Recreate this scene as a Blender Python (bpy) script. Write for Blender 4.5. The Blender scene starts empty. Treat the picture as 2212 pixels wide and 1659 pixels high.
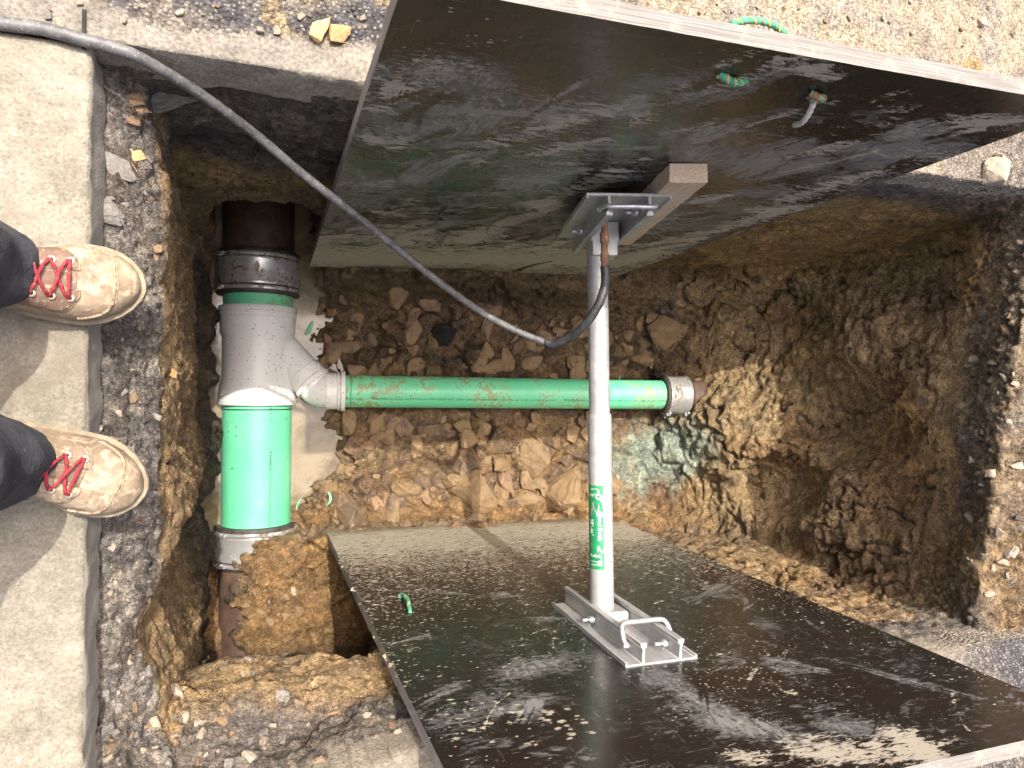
import bpy, bmesh, math, random
import numpy as np
from mathutils import Vector, Matrix
from mathutils.bvhtree import BVHTree
random.seed(5)
SC = bpy.context.scene
COL = SC.collection
R = math.radians

# ------------------------------------------------------------------ camera
F_PX, TH, OM, YAW, CAM_H = 1524.0, R(20.94), R(.314), R(.48), 1.25
fw = np.array([math.sin(TH)*math.cos(OM), math.sin(OM), -math.cos(TH)*math.cos(OM)])
rt = np.array([math.cos(TH), 0, math.sin(TH)]); rt = rt-fw*(rt@fw); rt /= np.linalg.norm(rt)
up = np.cross(rt, fw); rt = rt*math.cos(YAW)+up*math.sin(YAW); up = np.cross(rt, fw)
CP = np.array([0, 0, CAM_H])
cd = bpy.data.cameras.new('camera'); cam = bpy.data.objects.new('camera', cd); COL.objects.link(cam)
cam.matrix_world = Matrix(((rt[0], up[0], -fw[0], 0), (rt[1], up[1], -fw[1], 0), (rt[2], up[2], -fw[2], CAM_H), (0, 0, 0, 1)))
cd.sensor_width = 36; cd.lens = 36*F_PX/2212; cd.clip_end = 200; cd.clip_start = .02
SC.camera = cam

def U(x, y, X=None, Y=None, Z=None):
    """point on a world plane seen at photo position (x, y) of a 2212 wide picture"""
    d = fw+(x-1106)/F_PX*rt-(y-829.5)/F_PX*up
    t = (Z-CAM_H)/d[2] if Z is not None else Y/d[1] if Y is not None else X/d[0]
    return CP+d*t

# ------------------------------------------------------------------ light
w = bpy.data.worlds.new('World'); SC.world = w; w.use_nodes = True
sky = w.node_tree.nodes.new('ShaderNodeTexSky'); sky.sky_type = 'NISHITA'; sky.sun_disc = False
bgn = w.node_tree.nodes['Background']; bgn.inputs['Strength'].default_value = .15
w.node_tree.links.new(sky.outputs[0], bgn.inputs[0])
LD = np.array([.03, -.36, -1.0]); LD /= np.linalg.norm(LD)       # the way the sunlight travels
sd = bpy.data.lights.new('sun', 'SUN'); sd.energy = 2.0; sd.angle = R(.5); sd.color = (1, .95, .86)
so = bpy.data.objects.new('sun', sd); COL.objects.link(so)
so.rotation_euler = Vector(LD).to_track_quat('-Z', 'Y').to_euler()
sky.sun_elevation = math.asin(-LD[2]); sky.sun_rotation = math.atan2(-LD[0], -LD[1])
sky.dust_density = 8; sky.ozone_density = .2; sky.air_density = .5
SC.view_settings.view_transform = 'Standard'; SC.view_settings.look = 'None'; SC.view_settings.gamma = 1
SC.view_settings.exposure = 1.5
SC.cycles.max_bounces = 8; SC.cycles.diffuse_bounces = 5

# ------------------------------------------------------------------ noise in numpy
def _h(ix, iy, iz, s):
    n = (ix.astype(np.int64)*374761393+iy.astype(np.int64)*668265263+iz.astype(np.int64)*2147483647+s*1274126177) & 0xffffffff
    n = ((n ^ (n >> 13))*1274126177) & 0xffffffff
    n = ((n ^ (n >> 16))*2246822519) & 0xffffffff
    n ^= n >> 15
    return (n & 0xffffff)/float(0x1000000)
def vnoise(p, s=0):
    i = np.floor(p); f = p-i; i = i.astype(np.int64); f = f*f*f*(f*(f*6-15)+10)
    r = 0
    for dx in (0, 1):
        for dy in (0, 1):
            for dz in (0, 1):
                wgt = (f[:, 0] if dx else 1-f[:, 0])*(f[:, 1] if dy else 1-f[:, 1])*(f[:, 2] if dz else 1-f[:, 2])
                r = r+wgt*_h(i[:, 0]+dx, i[:, 1]+dy, i[:, 2]+dz, s)
    return r*2-1
def fbm(p, sc, o=4, s=0, g=.5):
    p = p*np.asarray(sc, float); a = 1; r = 0; t = 0
    for k in range(o):
        r = r+a*vnoise(p+k*17.3, s+k); t += a; a *= g; p = p*2.03
    return r/t
def worley(p, s=0, jit=.95):
    i = np.floor(p).astype(np.int64); n = len(p)
    f1 = np.full(n, 9.); f2 = np.full(n, 9.); cid = np.zeros((n, 3)); off = np.zeros((n, 3))
    for dx in (-1, 0, 1):
        for dy in (-1, 0, 1):
            for dz in (-1, 0, 1):
                c = i+np.array([dx, dy, dz])
                q = [_h(c[:, 0], c[:, 1], c[:, 2], s+k*31) for k in range(3)]
                ctr = c+.5+(np.stack(q, 1)-.5)*jit
                dv = p-ctr; d = np.sqrt((dv*dv).sum(1))
                b = d < f1
                f2 = np.where(b, f1, np.minimum(f2, d)); f1 = np.where(b, d, f1)
                off[b] = dv[b]; cid[b] = np.stack([_h(c[:, 0], c[:, 1], c[:, 2], s+200+k*7) for k in range(3)], 1)[b]
    return f1, f2, cid, off
def sst(a, b, x):
    t = np.clip((x-a)/(b-a), 0, 1); return t*t*(3-2*t)
def smin(a, b, k):
    h = np.clip(.5+.5*(b-a)/k, 0, 1); return b*(1-h)+a*h-k*h*(1-h)
def smax(a, b, k): return -smin(-a, -b, k)
def itp(x, pts):
    pts = sorted(pts); return np.interp(x, [a for a, _ in pts], [b for _, b in pts])

# ------------------------------------------------------------------ materials
def lin(c): return tuple(((v/255)/12.92 if v/255 <= .04045 else (((v/255)+.055)/1.055)**2.4) for v in c)
class NT:
    def __init__(s, name):
        s.m = bpy.data.materials.new(name); s.m.use_nodes = True; s.t = s.m.node_tree
        s.b = s.t.nodes['Principled BSDF']; s.co = s.t.nodes.new('ShaderNodeTexCoord').outputs['Object']
    def n(s, kind, **kw):
        nd = s.t.nodes.new('ShaderNode'+kind)
        for k, v in kw.items():
            if hasattr(nd, k): setattr(nd, k, v)
            else: s.set(nd.inputs[k.replace('_', ' ')], v)
        return nd
    def set(s, i, v):
        if isinstance(v, bpy.types.NodeSocket): s.t.links.new(v, i)
        else: i.default_value = v
    def noise(s, sc, det=4, rough=.6, dist=0, co=None, out=0):
        nd = s.t.nodes.new('ShaderNodeTexNoise'); nd.inputs['Scale'].default_value = sc
        nd.inputs['Detail'].default_value = det; nd.inputs['Roughness'].default_value = rough; nd.inputs['Distortion'].default_value = dist
        s.t.links.new(co or s.co, nd.inputs['Vector']); return nd.outputs[out]
    def vor(s, sc, feat='F1', co=None, out='Distance', rnd=1):
        nd = s.t.nodes.new('ShaderNodeTexVoronoi'); nd.feature = feat; nd.inputs['Scale'].default_value = sc; nd.inputs['Randomness'].default_value = rnd
        s.t.links.new(co or s.co, nd.inputs['Vector']); return nd.outputs[out]
    def scale(s, v, rot=(0, 0, 0), co=None):
        nd = s.t.nodes.new('ShaderNodeMapping'); nd.inputs['Scale'].default_value = v; nd.inputs['Rotation'].default_value = rot
        s.t.links.new(co or s.co, nd.inputs['Vector']); return nd.outputs[0]
    def ma(s, op, a, b=0, c=0):
        nd = s.t.nodes.new('ShaderNodeMath'); nd.operation = op
        for i, v in enumerate((a, b, c)): s.set(nd.inputs[i], v)
        return nd.outputs[0]
    def rng(s, v, a, b, c=0., d=1., smooth=True):
        nd = s.t.nodes.new('ShaderNodeMapRange'); nd.interpolation_type = 'SMOOTHSTEP' if smooth else 'LINEAR'
        for i, x in enumerate((v, a, b, c, d)): s.set(nd.inputs[i], x)
        return nd.outputs[0]
    def mix(s, f, a, b, op='MIX'):
        nd = s.t.nodes.new('ShaderNodeMix'); nd.data_type = 'RGBA'; nd.blend_type = op; nd.clamp_factor = True
        s.set(nd.inputs[0], f)
        for i, v in ((6, a), (7, b)): s.set(nd.inputs[i], v if isinstance(v, bpy.types.NodeSocket) else (*v, 1))
        return nd.outputs[2]
    def attr(s, name, out='Fac'):
        nd = s.t.nodes.new('ShaderNodeAttribute'); nd.attribute_name = name; return nd.outputs[out]
    def bump(s, h, st, dist, prev=None):
        nd = s.t.nodes.new('ShaderNodeBump'); nd.inputs['Strength'].default_value = st; nd.inputs['Distance'].default_value = dist
        s.t.links.new(h, nd.inputs['Height'])
        if prev: s.t.links.new(prev, nd.inputs['Normal'])
        return nd.outputs[0]
    def out(s, col=None, rough=.6, metal=0, nrm=None, spec=None):
        if col is not None: s.set(s.b.inputs['Base Color'], col if isinstance(col, bpy.types.NodeSocket) else (*col, 1))
        s.set(s.b.inputs['Roughness'], rough); s.set(s.b.inputs['Metallic'], metal)
        if nrm: s.set(s.b.inputs['Normal'], nrm)
        if spec is not None: s.b.inputs['Specular IOR Level'].default_value = spec
        return s.m
def rnd_co(n):          # object coordinates shifted by a random amount per object
    oi = n.t.nodes.new('ShaderNodeObjectInfo'); v = n.t.nodes.new('ShaderNodeVectorMath'); v.operation = 'ADD'
    m = n.ma('MULTIPLY', oi.outputs['Random'], 37.)
    n.t.links.new(n.co, v.inputs[0]); n.t.links.new(m, v.inputs[1]); return v.outputs[0], oi.outputs['Random']

def m_soil():
    n = NT('soil'); c = n.attr('Col', 'Color'); wet = n.attr('wet'); gr = n.attr('grit')
    a = n.noise(34, 8, .68, .2); b = n.noise(130, 6, .7); v = n.vor(95, 'F1', out='Color')
    v2 = n.vor(260, 'F1', out='Distance'); vc = n.vor(260, 'F1', out='Color')
    hue = n.mix(n.rng(n.noise(9, 5, .6), .35, .65), (.84, .83, .85), (1.09, 1.04, .95))
    c1 = n.mix(1., c, hue, 'MULTIPLY')
    k = n.ma('MULTIPLY', n.rng(a, .28, .72, .45, 1.6, False), n.rng(b, .25, .75, .55, 1.5, False))
    cc = n.t.nodes.new('ShaderNodeCombineColor')
    for i in range(3): n.t.links.new(k, cc.inputs[i])
    c2 = n.mix(1., c1, cc.outputs[0], 'MULTIPLY')
    gv = n.vor(105, 'F1', out='Color'); gb = n.t.nodes.new('ShaderNodeRGBToBW'); n.t.links.new(gv, gb.inputs[0])
    g3 = n.noise(210, 4, .75); k2 = n.ma('MULTIPLY', n.rng(gb.outputs[0], .2, .8, .70, 1.38, False), n.rng(g3, .32, .68, .55, 1.5, False))
    k2 = n.ma('ADD', 1., n.ma('MULTIPLY', n.ma('SUBTRACT', k2, 1.), n.ma('ADD', .38, n.ma('MULTIPLY', gr, .62))))
    cc2 = n.t.nodes.new('ShaderNodeCombineColor')
    for i in range(3): n.t.links.new(k2, cc2.inputs[i])
    c2 = n.mix(1., c2, cc2.outputs[0], 'MULTIPLY')
    pit = n.ma('MULTIPLY', n.rng(n.noise(75, 5, .7, .3), .60, .66), .6); c2 = n.mix(pit, c2, (.03, .02, .013))
    # pale grit
    sp = n.ma('MULTIPLY', n.rng(v2, .16, .30, 1., 0.), n.rng(n.ma('ADD', n.ma('MULTIPLY', vc, 1.), n.ma('MULTIPLY', gr, .38)), .80, .95))
    c3 = n.mix(n.ma('MULTIPLY', sp, .75), c2, (.42, .36, .28))
    crack = n.vor(22, 'DISTANCE_TO_EDGE', co=n.scale((1, 1, 1.6)))
    cr = n.ma('MULTIPLY', n.ma('MULTIPLY', n.rng(crack, 0., .05, 1., 0.), n.rng(n.noise(5, 3), .45, .62)), n.ma('SUBTRACT', 1., gr))
    clod = n.vor(48, 'F1', co=n.scale((1, 1, 1.5))); cl2 = n.vor(120, 'F1')
    c3 = n.mix(n.ma('MULTIPLY', cr, .45), c3, (.02, .014, .01))
    rdg = n.ma('ABSOLUTE', n.ma('SUBTRACT', n.noise(62, 6, .68, .4), .5)); h = n.ma('SUBTRACT', n.ma('ADD', n.ma('MULTIPLY', a, 1.1), n.ma('MULTIPLY', b, .9)), n.ma('MULTIPLY', rdg, -1.6))
    h = n.ma('SUBTRACT', h, n.ma('MULTIPLY', cr, .5)); h = n.ma('SUBTRACT', h, n.ma('ADD', n.ma('MULTIPLY', clod, .35), n.ma('MULTIPLY', cl2, .35)))
    nb = n.bump(h, 1., .038); nb = n.bump(n.ma('ADD', v2, n.noise(400, 3, .7)), .8, .006, nb)
    rough = n.ma('SUBTRACT', n.rng(a, .3, .7, .98, .82), n.ma('MULTIPLY', n.ma('MULTIPLY', wet, n.rng(b, .35, .6)), .5))
    return n.out(c3, rough, 0, nb, .4)
def m_road():
    n = NT('road'); c = n.attr('Col', 'Color'); gr = n.attr('grit')
    a = n.noise(16, 6, .65); b = n.noise(150, 5, .7); vd = n.vor(150, 'F1'); vc = n.vor(150, 'F1', out='Color')
    bw = n.t.nodes.new('ShaderNodeRGBToBW'); n.t.links.new(vc, bw.inputs[0])
    st = n.ma('MULTIPLY', n.rng(vd, .3, .5, 1., 0.), gr)
    k = n.ma('MULTIPLY', n.rng(a, .3, .7, .72, 1.25, False), n.rng(b, .3, .7, .55, 1.45, False))
    k = n.ma('MULTIPLY', k, n.ma('ADD', 1., n.ma('MULTIPLY', n.ma('SUBTRACT', n.rng(bw.outputs[0], .2, .8, .7, 1.45, False), 1.), n.ma('ADD', .12, n.ma('MULTIPLY', gr, .9)))))
    cc = n.t.nodes.new('ShaderNodeCombineColor')
    for i in range(3): n.t.links.new(k, cc.inputs[i])
    c2 = n.mix(1., c, cc.outputs[0], 'MULTIPLY')
    c2 = n.mix(n.ma('MULTIPLY', n.ma('MULTIPLY', st, n.rng(bw.outputs[0], .55, .75)), .8), c2, (.30, .26, .21))
    c2 = n.mix(n.ma('MULTIPLY', n.ma('MULTIPLY', gr, n.rng(n.noise(45, 4, .7), .45, .6)), n.rng(vd, .35, .6, 0., .8)), c2, (.04, .035, .032))
    h = n.ma('SUBTRACT', n.ma('MULTIPLY', b, .7), n.ma('MULTIPLY', vd, n.ma('ADD', n.ma('MULTIPLY', gr, 1.5), .15)))
    return n.out(c2, .93, 0, n.bump(h, .9, .006), .3)
def m_concrete():
    n = NT('concrete'); a = n.noise(7, 8, .66); b = n.noise(60, 6, .7); d = n.noise(2.3, 3, .5)
    c = n.mix(n.rng(a, .3, .7), (.15, .134, .10), (.285, .258, .203))
    c = n.mix(n.ma('MULTIPLY', n.rng(d, .45, .62), .5), c, (.23, .208, .17))
    c = n.mix(n.rng(b, .55, .75), c, (.34, .305, .25)); c = n.mix(n.rng(n.noise(85, 3, .6), .62, .72), c, (.12, .10, .08))
    c = n.mix(n.ma('MULTIPLY', n.rng(n.noise(30, 4), .60, .70), .6), c, (.14, .12, .10))
    g3 = n.noise(170, 5, .8); k2 = n.ma('MULTIPLY', n.rng(g3, .32, .68, .62, 1.32, False), n.rng(n.noise(38, 5, .7), .3, .7, .80, 1.18, False)); cc2 = n.t.nodes.new('ShaderNodeCombineColor')
    for i in range(3): n.t.links.new(k2, cc2.inputs[i])
    c = n.mix(1., c, cc2.outputs[0], 'MULTIPLY')
    c = n.mix(n.ma('MULTIPLY', n.rng(n.noise(3.2, 5, .7, .5), .50, .62), .55), c, (.15, .128, .095))
    # cut sides are greyer and paler
    g = n.t.nodes.new('ShaderNodeNewGeometry'); sx = n.t.nodes.new('ShaderNodeSeparateXYZ'); n.t.links.new(g.outputs['True Normal'], sx.inputs[0])
    side = n.rng(sx.outputs[2], .5, .8, 1., 0.)
    sc_ = n.mix(n.noise(25, 5, .7, 0, n.scale((1, 1, 4))), (.20, .182, .15), (.36, .33, .275))
    c = n.mix(side, c, sc_)
    v = n.vor(220, 'F1'); nb = n.bump(n.ma('ADD', n.ma('MULTIPLY', b, 1.), n.ma('MULTIPLY', v, -.4)), .55, .004)
    return n.out(c, .92, 0, nb, .3)
def m_rock(name, c0, c1, rough=.75, mud=None, wet=0):
    n = NT(name); co, rv = rnd_co(n)
    a = n.noise(2.6, 6, .68, .3, co); b = n.noise(11, 5, .72, 0, co)
    c = n.mix(n.rng(a, .38, .62), c0, c1); c = n.mix(n.rng(b, .56, .74), c, tuple(v*.6 for v in c0)); c = n.mix(n.rng(n.noise(22, 3, .7, 0, co), .56, .68), c, tuple(min(1, v*1.5) for v in c1))
    kk = n.rng(rv, 0, 1, .72, 1.25, False); cc = n.t.nodes.new('ShaderNodeCombineColor')
    for i in range(3): n.t.links.new(kk, cc.inputs[i])
    c = n.mix(1., c, cc.outputs[0], 'MULTIPLY')
    if mud: c = n.mix(n.rng(n.noise(1.8, 6, .7, .3, co), .40, .56), c, mud)
    return n.out(c, n.rng(b, .3, .7, rough-wet, rough+.1), 0, n.bump(n.ma('ADD', a, n.ma('MULTIPLY', b, .45)), .7, .0035), .4)
def m_green(name='green_plastic', mudlev=.60):
    n = NT(name); a = n.noise(5, 3); t = n.noise(9, 6, .7, 1.2)
    c = n.mix(n.rng(a, .3, .7), lin((100, 200, 152)), lin((114, 210, 162)))
    smear = n.rng(n.noise(26, 6, .72, 1.6), mudlev, mudlev+.05)
    reg = n.rng(n.noise(5, 2), .42, .6)
    c = n.mix(n.ma('MULTIPLY', n.ma('MULTIPLY', smear, reg), .8), c, lin((150, 140, 95)))
    sp = n.vor(34, 'F1'); spc = n.vor(34, 'F1', out='Color'); bw = n.t.nodes.new('ShaderNodeRGBToBW'); n.t.links.new(spc, bw.inputs[0])
    dots = n.ma('MULTIPLY', n.rng(sp, .08, .13, 1., 0.), n.rng(bw.outputs[0], .57, .61))
    c = n.mix(dots, c, lin((84, 74, 44)))
    sp2 = n.vor(90, 'F1'); c2 = n.vor(90, 'F1', out='Color'); b2 = n.t.nodes.new('ShaderNodeRGBToBW'); n.t.links.new(c2, b2.inputs[0])
    d2 = n.ma('MULTIPLY', n.rng(sp2, .12, .20, 1., 0.), n.rng(b2.outputs[0], .62, .66))
    c = n.mix(d2, c, lin((60, 74, 44)))
    return n.out(c, n.rng(t, .3, .7, .33, .55), 0, n.bump(n.ma('ADD', dots, n.ma('MULTIPLY', t, .2)), .4, .002))
def m_white():
    n = NT('white_plastic'); a = n.noise(6, 5, .6); t = n.noise(24, 6, .75, .8)
    c = n.mix(n.rng(a, .3, .7), (.72, .72, .69), (.80, .80, .77))
    dirt = n.ma('MULTIPLY', n.rng(t, .54, .68), n.rng(n.noise(5, 3, .5), .42, .62))
    c = n.mix(n.ma('MULTIPLY', dirt, .6), c, (.42, .35, .26))
    sp = n.vor(85, 'F1'); spc = n.vor(85, 'F1', out='Color'); bw = n.t.nodes.new('ShaderNodeRGBToBW'); n.t.links.new(spc, bw.inputs[0])
    dots = n.ma('MULTIPLY', n.rng(sp, .12, .22, 1., 0.), n.rng(bw.outputs[0], .56, .62))
    c = n.mix(dots, c, (.10, .08, .055))
    sp = n.vor(22, 'F1'); spc = n.vor(22, 'F1', out='Color'); bw = n.t.nodes.new('ShaderNodeRGBToBW'); n.t.links.new(spc, bw.inputs[0])
    dots = n.ma('MULTIPLY', n.rng(sp, .05, .10, 1., 0.), n.rng(bw.outputs[0], .58, .62))
    c = n.mix(dots, c, (.13, .10, .06))
    return n.out(c, .38, 0, n.bump(t, .1, .002))
def m_steel():
    n = NT('muddy_steel'); s_ = n.noise(40, 4, .6, 0, n.scale((1, 14, 14)))
    c = n.mix(n.rng(s_, .3, .7), (.42, .42, .41), (.66, .66, .64))
    mud = n.rng(n.noise(22, 7, .75, .6), .50, .57)
    reg = n.rng(n.noise(6, 2), .36, .58)
    mk = n.ma('MULTIPLY', mud, reg); mk = n.ma('MAXIMUM', mk, n.rng(n.noise(110, 3, .7), .66, .70))
    c = n.mix(mk, c, (.16, .11, .065))
    return n.out(c, n.rng(mk, 0, 1, .28, .85), n.rng(mk, 0, 1, .6, 0.), n.bump(mk, .5, .002))
def m_alu():
    n = NT('aluminium'); a = n.noise(30, 6, .7); s_ = n.noise(70, 4, .6, 0, n.scale((1, 1, .1)))
    c = n.mix(n.rng(a, .3, .7), (.34, .34, .33), (.46, .46, .45))
    c = n.mix(n.ma('MULTIPLY', n.rng(n.noise(190, 3, .7), .60, .68), .6), c, (.22, .20, .17))
    mud = n.ma('MULTIPLY', n.rng(n.noise(17, 6, .75, .7), .57, .63), .8)
    c = n.mix(mud, c, (.36, .29, .21))
    return n.out(c, n.rng(s_, .3, .7, .42, .62), n.rng(mud, 0, .8, .45, 0.), n.bump(a, .25, .002))
def m_simple(name, c0, c1, rough=.6, metal=0, sc=20, bump=.3, bd=.003, speck=None, co=None):
    n = NT(name); a = n.noise(sc, 6, .65)
    c = n.mix(n.rng(a, .3, .7), c0, c1)
    if speck: c = n.mix(n.rng(n.noise(sc*5, 4, .7), .58, .68), c, speck)
    return n.out(c, rough, metal, n.bump(a, bump, bd))
def m_wood():
    n = NT('raw_timber'); g = n.noise(30, 6, .65, .5, n.scale((6, 6, .6)))
    c = n.mix(n.rng(g, .3, .7), (.46, .33, .21), (.64, .51, .36))
    c = n.mix(n.ma('MULTIPLY', n.rng(n.noise(18, 5, .7), .5, .64), .6), c, (.60, .52, .41))
    return n.out(c, .85, 0, n.bump(g, .5, .003))
def m_plyedge():
    n = NT('ply_edge'); ly = n.noise(12, 4, .6, 0, n.scale((.6, 40, .6))); a = n.noise(30, 6, .7)
    c = n.mix(n.rng(ly, .3, .7), (.13, .118, .105), (.25, .232, .215)); c = n.mix(n.rng(a, .5, .7), c, (.30, .26, .205))
    return n.out(c, .85, 0, n.bump(ly, .6, .003))
def m_panel(name, base0, base1, spec_rot):
    n = NT(name); tan = n.attr('tan'); gry = n.attr('gray'); spk = n.attr('speck'); wet = n.attr('wet')
    st = n.scale((3.2, 1, 11), (0, spec_rot, 0)); s1 = n.noise(5.5, 9, .72, .55, st)
    s2 = n.noise(26, 7, .75, .3, n.scale((1.6, 1, 3.4), (0, spec_rot*.6, 0))); s3 = n.noise(9, 7, .7, 1.3); s4 = n.noise(15, 10, .8, .9, n.scale((2.2, 1, 7), (0, spec_rot*1.4, 0))); s5 = n.noise(70, 6, .8, .5, n.scale((.8, 1, 1.9), (0, .3, 0)))
    base = n.mix(n.rng(n.noise(2.2, 3), .35, .65), base0, base1)
    # film of dried slurry; on the upper panel also painted sky sheen
    gm = n.ma('MULTIPLY', n.rng(n.ma('ADD', n.ma('ADD', gry, n.ma('MULTIPLY', s3, 1.2)), n.ma('MULTIPLY', s4, 2.6)), 1.92, 2.15), n.rng(s5, .40, .58, .25, 1.))
    c = n.mix(n.ma('MULTIPLY', gm, .8), base, (.17, .166, .16))
    gm2 = n.rng(n.ma('ADD', gry, n.ma('MULTIPLY', n.noise(30, 8, .8, .6, n.scale((2.5, 1, 1), (0, .9, 0))), 2.2)), 1.42, 1.55)
    c = n.mix(n.ma('MULTIPLY', gm2, .6), c, (.27, .26, .24))
    # mud
    tm = n.rng(n.ma('ADD', n.ma('MULTIPLY_ADD', tan, 1.3, -.34-1.6-.6-.7), n.ma('ADD', n.ma('ADD', n.ma('MULTIPLY', s4, 3.2), n.ma('MULTIPLY', s1, 1.2)), n.ma('MULTIPLY', s5, 1.4))), -.02, .10)
    # splashed specks, longer than high
    def specks(sc, thr, r0, co):
        v = n.vor(sc, 'F1', co=co); vc = n.vor(sc, 'F1', out='Color', co=co); bw = n.t.nodes.new('ShaderNodeRGBToBW'); n.t.links.new(vc, bw.inputs[0])
        return n.ma('MULTIPLY', n.rng(v, r0, r0+.07, 1., 0.), n.rng(n.ma('ADD', bw.outputs[0], spk), thr, thr+.03))
    sm = n.ma('MAXIMUM', specks(95, .90, .27, n.scale((.55, 1, 1.4), (0, .25, 0))), specks(52, 1.10, .22, n.scale((.5, 1, 1.3), (0, -.2, 0))))
    sm = n.ma('MAXIMUM', sm, specks(170, .84, .32, n.scale((.6, 1, 1.2), (0, .1, 0))))
    m = n.ma('MAXIMUM', tm, sm)
    tc = n.mix(n.rng(s2, .3, .7), (.34, .30, .225), (.49, .44, .345))
    tc = n.mix(n.attr('pale'), tc, (.36, .315, .245))
    c = n.mix(n.ma('MULTIPLY', m, .93), c, tc)
    c = n.mix(n.ma('MULTIPLY', wet, n.rng(s2, .3, .5, .75, 1.)), c, (.10, .072, .04))
    # scratches
    scr = n.noise(60, 2, .5, 0, n.scale((.25, 1, 6), (0, .5, 0))); c = n.mix(n.ma('MULTIPLY', n.rng(scr, .68, .72), .35), c, (.30, .29, .27))
    scr = n.noise(60, 2, .5, 0, n.scale((7, 1, .2), (0, .35, 0))); c = n.mix(n.ma('MULTIPLY', n.rng(scr, .69, .73), .3), c, (.30, .29, .27))
    rough = n.ma('ADD', n.ma('ADD', n.rng(s3, .3, .7, .20, .32), n.ma('MULTIPLY', gm, .18)), n.ma('MULTIPLY', m, .5))
    nb = n.bump(n.ma('ADD', m, n.ma('MULTIPLY', s2, .12)), .45, .0015)
    return n.out(c, rough, 0, nb, .5)
def m_water():
    n = NT('muddy_water'); a = n.noise(3, 3)
    c = n.mix(n.rng(n.noise(5, 6, .7, 1.2), .35, .65), (.11, .085, .05), (.25, .20, .13))
    return n.out(c, .10, 0, n.bump(n.noise(9, 4), .12, .006), .5)
def m_leather():
    n = NT('tan_leather'); a = n.noise(16, 6, .65); t = n.noise(45, 6, .72, .5); cr = n.noise(26, 3, .5, 1.5, n.scale((1, .35, 1)))
    c = n.mix(n.rng(a, .32, .68), (.17, .122, .08), (.31, .235, .16))
    c = n.mix(n.ma('MULTIPLY', n.rng(t, .46, .60), .8), c, (.43, .345, .24))
    c = n.mix(n.ma('MULTIPLY', n.rng(n.noise(90, 3), .6, .68), .5), c, (.12, .075, .045))
    return n.out(c, .72, 0, n.bump(n.ma('ADD', n.ma('MULTIPLY', t, .7), cr), .5, .003), .3)
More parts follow.
